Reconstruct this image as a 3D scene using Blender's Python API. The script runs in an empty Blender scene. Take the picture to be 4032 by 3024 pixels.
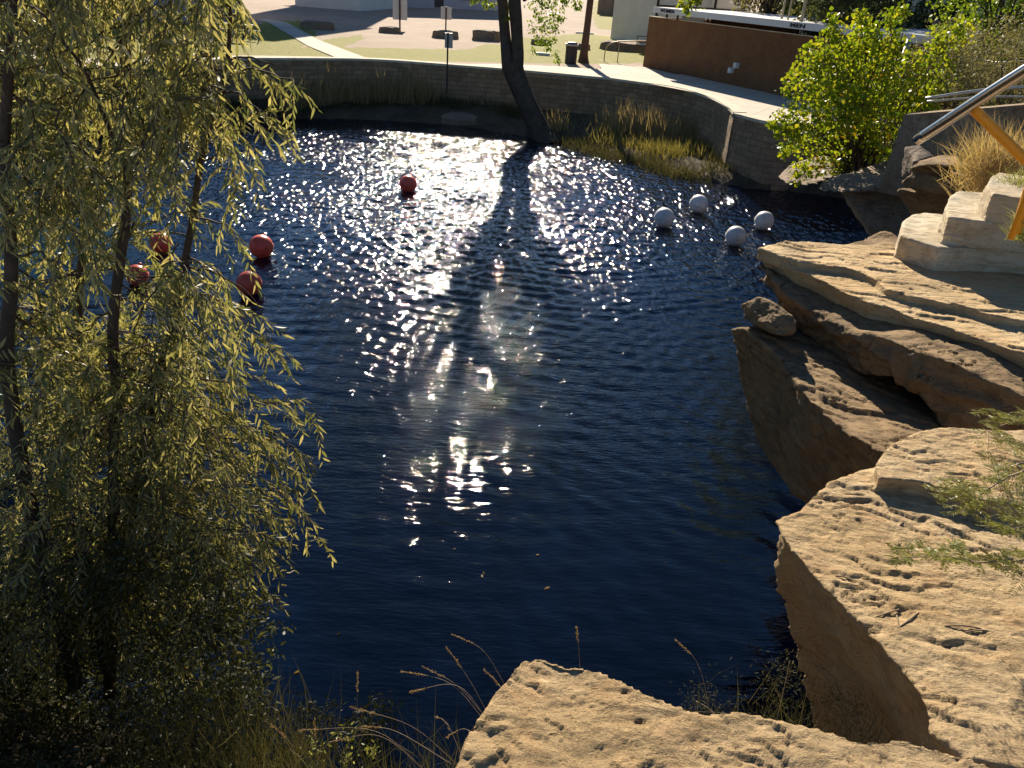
import bpy, bmesh, math, random
import numpy as np
from mathutils import Vector, Matrix
R = math.radians
sc = bpy.context.scene
COL = sc.collection

# ---------------------------------------------------------------- camera, sky, sun, exposure
FPX, PITCH, ROLL, CAMZ = 3013.0, R(28), R(4), 6.0
fw = np.array([0, math.cos(PITCH), -math.sin(PITCH)]); rt0 = np.array([1., 0, 0]); up0 = np.cross(rt0, fw)
rt = rt0*math.cos(ROLL)+up0*math.sin(ROLL); up = -rt0*math.sin(ROLL)+up0*math.cos(ROLL)
cam_d = bpy.data.cameras.new("camera"); cam = bpy.data.objects.new("camera", cam_d); COL.objects.link(cam)
cam_d.sensor_width = 36; cam_d.lens = FPX/4032*36; cam_d.clip_start = .05; cam_d.clip_end = 3000
M = Matrix.Identity(4)
for i in range(3):
    M[i][0] = rt[i]; M[i][1] = up[i]; M[i][2] = -fw[i]
M[2][3] = CAMZ
cam.matrix_world = M
sc.camera = cam

SUN_EL, SUN_AZ = R(24.5), R(-4.5)
w = bpy.data.worlds.new("World"); sc.world = w; w.use_nodes = True
nt = w.node_tree; bg = nt.nodes["Background"]; sky = nt.nodes.new("ShaderNodeTexSky")
sky.sky_type = 'NISHITA'; sky.sun_disc = False; sky.sun_elevation = SUN_EL; sky.sun_rotation = SUN_AZ
sky.altitude = 1400; sky.air_density = 1.0; sky.dust_density = 0.2; sky.ozone_density = 3.0
hs = nt.nodes.new('ShaderNodeHueSaturation'); hs.inputs['Saturation'].default_value = 1.12
nt.links.new(sky.outputs[0], hs.inputs['Color']); nt.links.new(hs.outputs[0], bg.inputs[0]); bg.inputs[1].default_value = 0.052
sd = bpy.data.lights.new("sun", 'SUN'); sd.energy = 5.0; sd.angle = R(.5); sd.color = (1, .88, .70)
so = bpy.data.objects.new("sun", sd); COL.objects.link(so)
so.rotation_euler = Vector((math.sin(SUN_AZ)*math.cos(SUN_EL), math.cos(SUN_AZ)*math.cos(SUN_EL), math.sin(SUN_EL))).to_track_quat('Z', 'Y').to_euler()
sc.view_settings.view_transform = 'Standard'; sc.view_settings.look = 'None'
sc.view_settings.exposure = 0.98; sc.view_settings.gamma = 1
sc.cycles.max_bounces = 6; sc.cycles.transparent_max_bounces = 4
sc.cycles.sample_clamp_indirect = 4
sc.cycles.use_denoising = True

# ---------------------------------------------------------------- helpers
def ray(u, v): return rt*(u-2016)/FPX - up*(v-1512)/FPX + fw
def P(u, v, Z=0.):
    d = ray(u, v); return np.array([0, 0, CAMZ])+d*(Z-CAMZ)/d[2]
def Y(u, v, y):
    d = ray(u, v); return np.array([0, 0, CAMZ])+d*y/d[1]
def WP(u, v, a, b):
    d = ray(u, v); a = np.array(a[:2], float); b = np.array(b[:2], float); n = np.array([b[1]-a[1], a[0]-b[0]])
    return np.array([0, 0, CAMZ])+(n@a)/(n@d[:2])*d
rng = np.random.default_rng(7); random.seed(7)

def _h(i, j, k, s):
    x = (i*374761393+j*668265263+k*2147483647 % 4294967291+s*1274126177) & 0xffffffff
    x = ((x ^ (x >> 13))*1274126177) & 0xffffffff
    x = ((x ^ (x >> 16))*2246822519) & 0xffffffff
    return ((x ^ (x >> 15)) & 0xffffff)/float(0xffffff)
def vn(p, s=0):
    """gradient noise, about -1..1"""
    p = np.asarray(p, float); f = np.floor(p); u_ = p-f; t = u_*u_*u_*(u_*(u_*6-15)+10); f = f.astype(np.int64)
    i, j, k = f[..., 0], f[..., 1], f[..., 2]; r = 0
    for a in (0, 1):
        for b in (0, 1):
            for c in (0, 1):
                h = _h(i+a, j+b, (k+c)*7919, s); th = h*6.2831853*13; z = np.mod(h*1571.3, 1)*2-1; q = np.sqrt(1-z*z)
                g = q*np.cos(th)*(u_[..., 0]-a)+q*np.sin(th)*(u_[..., 1]-b)+z*(u_[..., 2]-c)
                r = r+g*(t[..., 0] if a else 1-t[..., 0])*(t[..., 1] if b else 1-t[..., 1])*(t[..., 2] if c else 1-t[..., 2])
    return r*1.7
def fbm(p, o=4, s=0):
    r = 0; a = 1; n = 0; p = np.asarray(p, float)
    for i in range(o):
        r = r+a*vn(p*(2**i)+i*17.3, s+i); n += a; a *= .5
    return r/n

ORG = {}
def org(o): return ORG.get(o.name, np.zeros(3)) if o else np.zeros(3)
def mk(name, V, F, mat, parent=None, smooth=False, label=None):
    """one mesh object; V in world coordinates, F (m,k) array or list of lists"""
    V = np.asarray(V, float).reshape(-1, 3)-org(parent)
    me = bpy.data.meshes.new(name)
    if isinstance(F, np.ndarray):
        k = F.shape[1]; me.vertices.add(len(V)); me.vertices.foreach_set("co", V.astype(np.float32).ravel())
        me.loops.add(F.size); me.loops.foreach_set("vertex_index", F.astype(np.int32).ravel())
        me.polygons.add(len(F)); me.polygons.foreach_set("loop_start", np.arange(0, F.size, k, dtype=np.int32))
        me.polygons.foreach_set("loop_total", np.full(len(F), k, dtype=np.int32)); me.update(calc_edges=True)
    else:
        me.from_pydata([tuple(v) for v in V], [], [tuple(f) for f in F]); me.update()
    if smooth: me.polygons.foreach_set("use_smooth", [True]*len(me.polygons))
    if mat: me.materials.append(mat)
    o = bpy.data.objects.new(name, me); COL.objects.link(o)
    if parent: o.parent = parent
    ORG[o.name] = org(parent)
    if label: o["label"] = label
    return o
def tag(o, label=None, cat=None, group=None, kind=None):
    if label: o["label"] = label
    if cat: o["category"] = cat
    if group: o["group"] = group
    if kind: o["kind"] = kind
    return o
def thing(name, loc, label, cat, group=None):
    o = bpy.data.objects.new(name, None); COL.objects.link(o); o.location = tuple(loc); o.empty_display_size = .1
    ORG[o.name] = np.array(loc, float)
    return tag(o, label, cat, group)
class MB:
    def __init__(s): s.V = []; s.F = []; s.n = 0
    def add(s, V, F):
        V = np.asarray(V, float).reshape(-1, 3); s.V.append(V); s.F += [[i+s.n for i in f] for f in F]; s.n += len(V); return s
    def box(s, c, d, rz=0., ax=None):
        c = np.array(c, float); d = np.array(d, float)/2
        X = np.array([[x, y, z] for z in (-1, 1) for y in (-1, 1) for x in (-1, 1)])*d
        if ax is not None: A = np.array(ax)
        else: A = np.array([[math.cos(rz), math.sin(rz), 0], [-math.sin(rz), math.cos(rz), 0], [0, 0, 1]])
        return s.add(X@A+c, [[0, 2, 3, 1], [4, 5, 7, 6], [0, 1, 5, 4], [2, 6, 7, 3], [0, 4, 6, 2], [1, 3, 7, 5]])
    def bar(s, a, b, wx, wy):
        a = np.array(a, float); b = np.array(b, float); z = b-a; L = np.linalg.norm(z); z /= L
        x = np.cross([0, 0, 1.], z) if abs(z[2]) < .95 else np.cross([0, 1., 0], z); x /= np.linalg.norm(x); y = np.cross(z, x)
        return s.box((a+b)/2, (wx, wy, L), ax=[x, y, z])
    def tube(s, pts, rad, n=8, cap=True):
        V, F = tube(pts, rad, n, cap); return s.add(V, F)
    def prism(s, top, bot):
        n = len(top); V = np.vstack([np.asarray(top, float), np.asarray(bot, float)])
        F = [list(range(n)), list(range(2*n-1, n-1, -1))]+[[i, i+n, (i+1) % n+n, (i+1) % n] for i in range(n)]
        return s.add(V, F)
    def mk(s, name, mat, parent=None, smooth=False, label=None): return mk(name, np.vstack(s.V), s.F, mat, parent, smooth, label)
def tube(pts, rad, n=8, cap=True):
    pts = np.asarray(pts, float); m = len(pts); rad = np.broadcast_to(np.asarray(rad, float), (m,))
    T = np.gradient(pts, axis=0); T /= np.linalg.norm(T, axis=1)[:, None]+1e-9
    u = np.cross(T[0], [0.3, .1, 1.]);
    if np.linalg.norm(u) < 1e-3: u = np.cross(T[0], [1., 0, 0])
    V = []
    for i in range(m):
        u = u-T[i]*(u@T[i]); u /= np.linalg.norm(u); w_ = np.cross(T[i], u)
        a = np.arange(n)*2*math.pi/n
        V.append(pts[i]+rad[i]*(np.cos(a)[:, None]*u+np.sin(a)[:, None]*w_))
    V = np.vstack(V); F = [[i*n+j, i*n+(j+1) % n, (i+1)*n+(j+1) % n, (i+1)*n+j] for i in range(m-1) for j in range(n)]
    if cap: F += [list(range(n))[::-1], [(m-1)*n+j for j in range(n)]]
    return V, F
def spline(pts, n=12):
    """Catmull-Rom through points (rows may carry extra columns such as radius)"""
    p = np.asarray(pts, float); p = np.vstack([2*p[0]-p[1], p, 2*p[-1]-p[-2]]); out = []
    for i in range(1, len(p)-2):
        for t in np.linspace(0, 1, n, endpoint=False):
            out.append(.5*((2*p[i])+(-p[i-1]+p[i+1])*t+(2*p[i-1]-5*p[i]+4*p[i+1]-p[i+2])*t*t+(-p[i-1]+3*p[i]-3*p[i+1]+p[i+2])*t**3))
    out.append(p[-2]); return np.array(out)

# ---------------------------------------------------------------- materials
MATS = {}
class NT:
    def __init__(s, name):
        s.m = bpy.data.materials.new(name); s.m.use_nodes = True; s.t = s.m.node_tree; s.t.nodes.clear()
        s.out = s.t.nodes.new("ShaderNodeOutputMaterial"); MATS[name] = s.m
    def n(s, typ, ins=None, **kw):
        nd = s.t.nodes.new(typ)
        for k, v in kw.items(): setattr(nd, k, v)
        for k, v in (ins or {}).items(): s.set(nd.inputs[k], v)
        return nd
    def set(s, sock, v):
        if isinstance(v, bpy.types.NodeSocket): s.t.links.new(v, sock)
        elif isinstance(v, bpy.types.Node): s.t.links.new(v.outputs[0], sock)
        else: sock.default_value = v
    def coord(s, scale=(1, 1, 1), rot=(0, 0, 0)):
        g = s.n("ShaderNodeNewGeometry"); mp = s.n("ShaderNodeMapping"); s.set(mp.inputs[0], g.outputs["Position"])
        mp.inputs["Scale"].default_value = scale; mp.inputs["Rotation"].default_value = rot; return mp
    def noise(s, scale, detail=4, rough=.6, co=None, dist=0.):
        nd = s.n("ShaderNodeTexNoise", {"Scale": scale, "Detail": detail, "Roughness": rough, "Distortion": dist})
        s.set(nd.inputs["Vector"], co or s.coord()); return nd
    def ramp(s, fac, stops):
        r = s.n("ShaderNodeValToRGB"); s.set(r.inputs[0], fac); e = r.color_ramp.elements
        while len(e) < len(stops): e.new(.5)
        for i, (p, c) in enumerate(stops):
            e[i].position = p; e[i].color = (c, c, c, 1) if isinstance(c, (int, float)) else (*c, 1)
        return r.outputs[0]
    def mix(s, f, a, b, mode='MIX'):
        m = s.n("ShaderNodeMix", data_type='RGBA', blend_type=mode)
        s.set(m.inputs[0], f)
        for i, v in ((6, a), (7, b)): s.set(m.inputs[i], (*v, 1) if isinstance(v, tuple) and len(v) == 3 else v)
        return m.outputs[2]
    def math(s, op, a, b=0., c=0.):
        m = s.n("ShaderNodeMath", operation=op); s.set(m.inputs[0], a); s.set(m.inputs[1], b)
        if op in ('MULTIPLY_ADD', 'SMOOTH_MIN'): s.set(m.inputs[2], c)
        return m.outputs[0]
    def bump(s, h, dist, strength=1., nrm=None):
        b = s.n("ShaderNodeBump", {"Strength": strength, "Distance": dist, "Height": h})
        if nrm: s.set(b.inputs["Normal"], nrm)
        return b.outputs[0]
    def pbr(s, col, rough=.8, nrm=None, metal=0., **kw):
        b = s.n("ShaderNodeBsdfPrincipled"); s.set(b.inputs["Base Color"], (*col, 1) if isinstance(col, tuple) and len(col) == 3 else col)
        s.set(b.inputs["Roughness"], rough); s.set(b.inputs["Metallic"], metal)
        if nrm: s.set(b.inputs["Normal"], nrm)
        for k, v in kw.items(): s.set(b.inputs[k.replace('_', ' ')], v)
        return b
    def done(s, b): s.set(s.out.inputs[0], b if isinstance(b, bpy.types.NodeSocket) else b.outputs[0]); return s.m

def simple(name, col, rough=.7, metal=0., var=.25, scale=6., bump=0.002, bscale=60.):
    t = NT(name); f = t.noise(scale).outputs[0]
    c = t.mix(t.ramp(f, [(.3, 0.), (.7, 1.)]), tuple(x*(1-var) for x in col), tuple(min(1, x*(1+var)) for x in col))
    nr = t.bump(t.noise(bscale, 3).outputs[0], bump) if bump else None
    return t.done(t.pbr(c, rough, nr, metal))
def rockmat(name, a, b, c, streak=(2, 6, 20), rot=(0, 0, 0), bd=.012, sc_=9.):
    t = NT(name)
    big = t.noise(1.3, 5, .6).outputs[0]; mid = t.noise(7, 6, .7).outputs[0]
    st = t.noise(sc_, 8, .68, t.coord(streak, rot), .6).outputs[0]
    col = t.mix(t.ramp(big, [(.38, 0.), (.62, 1.)]), a, b)
    col = t.mix(t.ramp(mid, [(.48, 0.), (.72, .8)]), col, c)
    col = t.mix(t.ramp(st, [(.3, .55), (.42, 0.), (1, 0.)]), col, tuple(x*.35 for x in a))
    crack = t.noise(sc_*.55, 5, .6, t.coord((streak[0]*.9, streak[1]*1.3, streak[2]), rot), .8).outputs[0]
    fine = t.noise(120, 5, .72).outputs[0]
    wvx = t.n('ShaderNodeTexWave', {'Scale': sc_*1.15, 'Distortion': 9., 'Detail': 5., 'Detail Scale': 1.3, 'Detail Roughness': .62}, wave_type='BANDS', bands_direction='Y', wave_profile='SAW')
    t.set(wvx.inputs['Vector'], t.coord((.45, 1, 1.6), (rot[0], rot[1], rot[2]+math.pi)))
    msk = t.ramp(t.noise(6, 3, .6).outputs[0], [(.35, .1), (.6, 1.)])
    n0 = t.bump(t.math('MULTIPLY', wvx.outputs[1], msk), bd*2.2)
    n1 = t.bump(t.ramp(crack, [(.36, 0.), (.41, .7), (.50, .85), (.515, 1.)]), bd*1.2, 1, n0)
    n2 = t.bump(st, bd*2.6, 1, n1)
    n3 = t.bump(fine, .004, 1., n2)
    return t.done(t.pbr(col, .92, n3, Specular_IOR_Level=.25))
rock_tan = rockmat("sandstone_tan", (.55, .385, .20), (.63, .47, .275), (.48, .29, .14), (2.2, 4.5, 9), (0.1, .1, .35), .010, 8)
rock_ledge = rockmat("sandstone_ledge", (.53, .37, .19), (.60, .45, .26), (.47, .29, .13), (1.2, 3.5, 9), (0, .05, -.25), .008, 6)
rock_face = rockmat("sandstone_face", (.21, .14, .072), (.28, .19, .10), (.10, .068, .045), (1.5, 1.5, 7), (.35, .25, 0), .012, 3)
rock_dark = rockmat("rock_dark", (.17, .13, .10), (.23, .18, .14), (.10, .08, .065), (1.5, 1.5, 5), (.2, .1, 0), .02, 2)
boulder_m = rockmat("boulder_stone", (.27, .20, .14), (.33, .26, .19), (.20, .14, .10), (1, 1, 3), (0, 0, 0), .03, 2)
stair_m = rockmat("stair_stone", (.50, .41, .28), (.60, .53, .40), (.36, .25, .14), (1.5, 3, 6), (0, 0, .4), .005, 7)

rock_ret = rockmat("rough_concrete", (.26, .19, .12), (.34, .26, .18), (.17, .12, .08), (1, 1, 1.5), (0, 0, 0), .02, 3)

t = NT("wall_masonry")
br = t.n("ShaderNodeTexBrick", {"Scale": 1.0, "Mortar Size": .012, "Brick Width": .46, "Row Height": .2, "Color1": (.50, .34, .21, 1), "Color2": (.30, .205, .13, 1), "Mortar": (.25, .18, .12, 1), "Bias": -.1})
uv = t.n("ShaderNodeAttribute", attribute_name="wuv"); ns = t.noise(3.5, 3)
t.set(br.inputs["Vector"], t.n("ShaderNodeVectorMath", {0: uv.outputs["Vector"], 1: t.n("ShaderNodeVectorMath", {0: ns.outputs["Color"], 1: (.07, .07, .07)}, operation='MULTIPLY')}, operation='ADD'))
col = t.mix(t.ramp(t.noise(2.2, 6, .7).outputs[0], [(.35, 0.), (.7, .8)]), br.outputs[0], (.20, .135, .08))
wall_m = t.done(t.pbr(col, .95, t.bump(t.noise(14, 6, .7).outputs[0], .05, 1, t.bump(t.math('SUBTRACT', 1., br.outputs["Fac"]), .03))))
coping_m = simple("coping_concrete", (.62, .54, .41), .9, 0, .18, 3, .006, 25)

t = NT("plaza_ground")
at = t.n("ShaderNodeAttribute", attribute_name="grass").outputs["Fac"]
g1 = t.noise(.55, 7, .72).outputs[0]; g2 = t.noise(5, 5, .7).outputs[0]; g3 = t.noise(40, 4, .7).outputs[0]
m = t.math('ADD', at, t.math('MULTIPLY', t.math('SUBTRACT', g1, .5), 1.6)); m = t.math('ADD', m, t.math('MULTIPLY', t.math('SUBTRACT', g3, .5), .35))
gm = t.ramp(m, [(.42, 0.), (.62, 1.)])
dirt = t.mix(t.ramp(t.noise(.35, 6, .65).outputs[0], [(.35, 0.), (.65, 1.)]), (.40, .29, .21), (.50, .375, .28))
dirt = t.mix(t.ramp(g3, [(.35, 0.), (.75, .5)]), dirt, (.20, .16, .13))
gr = t.mix(t.ramp(g2, [(.35, 0.), (.68, 1.)]), (.17, .20, .012), (.38, .29, .02))
gr = t.mix(t.ramp(t.noise(22, 4, .7).outputs[0], [(.45, 0.), (.75, .7)]), gr, (.08, .10, .02))
ground_m = t.done(t.pbr(t.mix(gm, dirt, gr), .95, t.bump(t.noise(30, 5, .7).outputs[0], .03)))
t = NT("pavement_concrete")
pj = t.n("ShaderNodeTexBrick", {"Scale": 1., "Mortar Size": .018, "Brick Width": 1.7, "Row Height": 1.7, "Color1": (.62, .54, .44, 1), "Color2": (.55, .48, .39, 1), "Mortar": (.30, .25, .19, 1)}, offset=0.)
t.set(pj.inputs["Vector"], t.coord((1, 1, 1), (0, 0, .5)))
pcol = t.mix(t.ramp(t.noise(1.1, 7, .7).outputs[0], [(.42, 0.), (.7, .55)]), pj.outputs[0], (.42, .35, .27))
pave_m = t.done(t.pbr(pcol, .9, t.bump(t.noise(30, 4).outputs[0], .004)))
t = NT("bank_soil")
b1 = t.noise(1.1, 7, .7).outputs[0]; b2 = t.noise(9, 6, .75).outputs[0]
c = t.mix(t.ramp(b1, [(.35, 0.), (.6, 1.)]), (.07, .052, .03), (.17, .12, .08))
c = t.mix(t.ramp(b2, [(.45, 0.), (.7, .8)]), c, (.045, .05, .02))
bank_m = t.done(t.pbr(c, .95, t.bump(b2, .12, 1, t.bump(b1, .2))))

t = NT("pool_water")
pos = t.n("ShaderNodeNewGeometry").outputs["Position"]
def patch(c, r):
    d = t.n("ShaderNodeVectorMath", {0: pos, 1: c}, operation='DISTANCE').outputs["Value"]
    return t.n("ShaderNodeMapRange", {0: d, 1: r, 2: r*.2, 3: 0., 4: 1.}).outputs[0]
pm = t.math('MAXIMUM', patch((-12.5, 17, 0), 4.5), patch((-15, 24, 0), 3.))
pm = t.math('MULTIPLY', pm, t.ramp(t.noise(.9, 4).outputs[0], [(.4, .2), (.65, 1.)]))
base = t.mix(pm, (.001, .0045, .016), (.004, .045, .055))
near = t.noise(6.0, 2.5, .5, t.coord((.55, 2.1, 1), (0, 0, .10)), .35).outputs[0]
near2 = t.noise(10., 2, .5, t.coord((.8, 2.6, 1), (0, 0, -.35)), .3).outputs[0]
farw = t.noise(6.4, 1.5, .4, t.coord((1.0, .42, 1), (0, 0, .3)), .25).outputs[0]
farx = t.noise(9.5, 1, .4, t.coord((.9, .5, 1), (0, 0, -.5)), .25).outputs[0]
fy = t.n("ShaderNodeSeparateXYZ", {0: pos}).outputs[1]
ff = t.n("ShaderNodeMapRange", {0: fy, 1: 11., 2: 19., 3: 0., 4: 1.}).outputs[0]
amp = t.n("ShaderNodeAttribute", attribute_name="chop").outputs["Fac"]
hn = t.math('ADD', t.math('MULTIPLY', near, .50), t.math('MULTIPLY', near2, .22)); hf = t.math('ADD', farw, t.math('MULTIPLY', farx, .55))
hh = t.math('ADD', t.math('MULTIPLY', hn, t.math('SUBTRACT', 1., ff)), t.math('MULTIPLY', hf, ff))
nb = t.bump(t.math('MULTIPLY', hh, t.math('MULTIPLY_ADD', ff, .45, 1.)), .08, amp)
water_m = t.done(t.pbr(base, .040, nb, IOR=1.5))

t = NT("restroom_brick")
br = t.n("ShaderNodeTexBrick", {"Scale": 1.0, "Mortar Size": .008, "Brick Width": .22, "Row Height": .075, "Color1": (.20, .085, .035, 1), "Color2": (.14, .06, .027, 1), "Mortar": (.11, .06, .03, 1)})
t.set(br.inputs["Vector"], t.n("ShaderNodeAttribute", attribute_name="wuv").outputs["Vector"])
c = t.mix(t.ramp(t.noise(1.1, 5).outputs[0], [(.35, 0.), (.7, .7)]), br.outputs[0], (.22, .12, .045))
brick_m = t.done(t.pbr(c, .9, t.bump(br.outputs["Fac"], .01, -1)))
white_p = simple("white_paint", (.66, .68, .70), .6, 0, .06, 3, .001)
roof_p = simple("roof_white", (.60, .61, .62), .75, 0, .15, 1.2, .004, 8)
grey_p = simple("grey_stucco", (.40, .38, .42), .9, 0, .08, .6, .004, 40)
cream_p = simple("cream_stucco", (.62, .60, .56), .9, 0, .08, .6, .004, 40)
black_p = simple("black_lettering", (.025, .02, .03), .6, 0, .1, 3, 0)
dark_metal = simple("dark_metal", (.05, .04, .04), .55, .3, .3, 9, .001)
brown_metal = simple("brown_post", (.12, .055, .03), .7, 0, .35, 4, .008, 18)
galv = simple("galvanised_metal", (.45, .44, .42), .45, .7, .2, 9, .001)
pipe_tan = simple("tan_pipe", (.42, .34, .22), .5, .2, .2, 9, .001)
chrome = simple("polished_steel", (.66, .64, .66), .16, 1., .08, 8, 0)
t = NT("yellow_paint")
pc = t.noise(26, 5, .75).outputs[0]
yellow = t.done(t.pbr(t.mix(t.ramp(pc, [(.64, 0.), (.66, 1.)]), (.80, .34, .012), (.13, .10, .09)), .45, t.bump(pc, .001)))
red_p = simple("red_vinyl", (.88, .12, .07), .38, 0, .22, 7, .0005)
buoy_w = simple("white_vinyl", (.66, .65, .67), .42, 0, .13, 7, .0005)
glass_d = simple("window_glass_dark", (.06, .07, .06), .1, 0, .2, 2, 0)
wood_m = simple("table_wood", (.55, .50, .42), .8, 0, .15, 6, .002)
bark_m = rockmat("bark", (.13, .095, .07), (.18, .135, .10), (.08, .06, .045), (9, 9, 1.6), (0, 0, 0), .03, 3)
bark_thin = simple("willow_bark", (.07, .045, .03), .85, 0, .4, 12, .004, 60)
twig_m = simple("pale_twig", (.28, .20, .12), .8, 0, .3, 12, .002, 80)
skin_m = simple("skin", (.40, .22, .15), .6, 0, .05, 3, 0)
cloth_b = simple("dark_blue_cloth", (.018, .03, .13), .9, 0, .3, 9, .004, 30)
cloth_k = simple("navy_trousers", (.012, .016, .04), .9, 0, .3, 9, .004, 30)
hair_m = simple("dark_hair", (.02, .014, .01), .6, 0, .2, 30, .004, 60)
cactus_m = simple("cactus_skin", (.13, .14, .03), .6, 0, .3, 25, .006, 60)

def leafmat(name, a, b, c, transl=.45, rough=.5):
    t = NT(name); rnd = t.n("ShaderNodeNewGeometry").outputs["Random Per Island"]
    col = t.ramp(rnd, [(0., a), (.5, b), (1., c)])
    d = t.pbr(col, rough, None, 0., Specular_IOR_Level=.35)
    tr = t.n("ShaderNodeBsdfTranslucent"); t.set(tr.inputs[0], t.mix(1., col, (1., .95, .55), 'MULTIPLY'))
    mx = t.n("ShaderNodeMixShader"); mx.inputs[0].default_value = transl
    t.set(mx.inputs[1], d.outputs[0]); t.set(mx.inputs[2], tr.outputs[0]); return t.done(mx.outputs[0])
leaf_w = leafmat("willow_leaf", (.13, .16, .06), (.32, .31, .13), (.56, .49, .25), .5, .42)
leaf_u = leafmat("under_leaf", (.04, .05, .018), (.075, .08, .03), (.12, .13, .055), .35)  # undergrowth leaves coloured dark to stand for shade
leaf_y = leafmat("cottonwood_leaf", (.14, .24, .012), (.30, .38, .02), (.44, .42, .03), .55, .4)
leaf_o = leafmat("autumn_leaf", (.50, .36, .03), (.55, .30, .02), (.60, .42, .04), .5, .4)
leaf_g = leafmat("green_leaf", (.10, .17, .015), (.18, .27, .025), (.32, .38, .04), .5, .45)
leaf_d = leafmat("dark_leaf", (.04, .055, .015), (.07, .085, .025), (.12, .12, .04), .35, .5)
leaf_s = leafmat("scrub_leaf", (.13, .13, .06), (.20, .18, .08), (.26, .23, .11), .4, .6)
leaf_m = leafmat("mesquite_leaflet", (.17, .19, .045), (.29, .30, .08), (.44, .44, .20), .5, .4)
grass_d = leafmat("dry_grass", (.36, .25, .12), (.48, .35, .18), (.60, .48, .28), .5, .7)
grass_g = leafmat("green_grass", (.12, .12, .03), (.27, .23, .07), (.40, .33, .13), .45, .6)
grass_k = leafmat("shade_toned_grass", (.05, .055, .022), (.09, .085, .035), (.15, .13, .07), .35, .7)  # darker copy of the grass; shade is put into its colour
seed_m = leafmat("seed_head", (.26, .17, .08), (.34, .23, .12), (.40, .29, .17), .4, .8)

# ---------------------------------------------------------------- foliage tools
def unit(a): return a/(np.linalg.norm(a, axis=-1, keepdims=True)+1e-9)
def leaves(pos, axis, nrm, L, W, kind='lance', bend=.25):
    """returns V,F(tri) for n leaves; axis = growth direction, nrm = approximate face normal"""
    n = len(pos); axis = unit(axis); side = unit(np.cross(axis, nrm)); nn = np.cross(side, axis)
    if kind == 'lance': T = np.array([[0, 0], [.3, .5], [.3, -.5], [.68, .36], [.68, -.36], [1, 0]]); F = [[0, 1, 2], [1, 3, 4], [1, 4, 2], [3, 5, 4]]
    elif kind == 'blade': T = np.array([[0, .5], [0, -.5], [.5, .4], [.5, -.4], [1, 0]]); F = [[0, 2, 3], [0, 3, 1], [2, 4, 3]]
    else: T = np.array([[0, 0], [.22, .5], [.22, -.5], [.62, .42], [.62, -.42], [1, 0]]); F = [[0, 1, 2], [1, 3, 4], [1, 4, 2], [3, 5, 4]]
    L = np.broadcast_to(L, (n,)); W = np.broadcast_to(W, (n,)); b = np.broadcast_to(bend, (n,))
    V = (pos[:, None]+axis[:, None]*(T[None, :, 0]*L[:, None])[..., None]+side[:, None]*(T[None, :, 1]*W[:, None])[..., None]
         + nn[:, None]*(-(T[None, :, 0]**2)*(L*b)[:, None])[..., None])
    k = len(T); FF = (np.array(F)[None]+np.arange(n)[:, None, None]*k).reshape(-1, 3)
    return V.reshape(-1, 3), FF
def cat(parts):
    Vs = []; Fs = []; n = 0
    for V, F in parts: Vs.append(V); Fs.append(np.asarray(F)+n); n += len(V)
    return np.vstack(Vs), np.vstack(Fs)
def rdir(n): return unit(rng.normal(size=(n, 3)))
def clump_leaves(centers, radii, per, L, asp, kind='round', droop=.5, jit=.35):
    """leaf clusters: twigs inside blobs, leaves hung along the twigs"""
    P_, A_ = [], []
    for c, r in zip(centers, radii):
        nt_ = max(1, int(per/5)); d = rdir(nt_); rr = r*rng.random(nt_)**.45
        base = np.array(c)+d*rr[:, None]*np.array([1, 1, .85])
        for k in range(5):
            P_.append(base+rng.normal(size=(nt_, 3))*L*.75); A_.append(rdir(nt_)+d*.4+np.array([0, 0, -droop]))
    p = np.vstack(P_); a = np.vstack(A_); n = len(p); Ls = L*rng.uniform(1-jit, 1+jit, n)
    return leaves(p, a, rdir(n)+np.array([0, .3, .5]), Ls, Ls*asp, kind, rng.uniform(0, .4, n))
def hull(pts):
    bm = bmesh.new(); vs = [bm.verts.new(tuple(p)) for p in pts]; r = bmesh.ops.convex_hull(bm, input=vs)
    bmesh.ops.delete(bm, geom=[g for g in r["geom_interior"] if isinstance(g, bmesh.types.BMVert)], context='VERTS')
    bmesh.ops.recalc_face_normals(bm, faces=bm.faces); bm.verts.index_update()
    V = [v.co[:] for v in bm.verts]; F = [[v.index for v in f.verts] for f in bm.faces]; bm.free(); return np.array(V), F
def prism(top, bot):
    m = MB().prism(top, bot); return np.vstack(m.V), m.F
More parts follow.
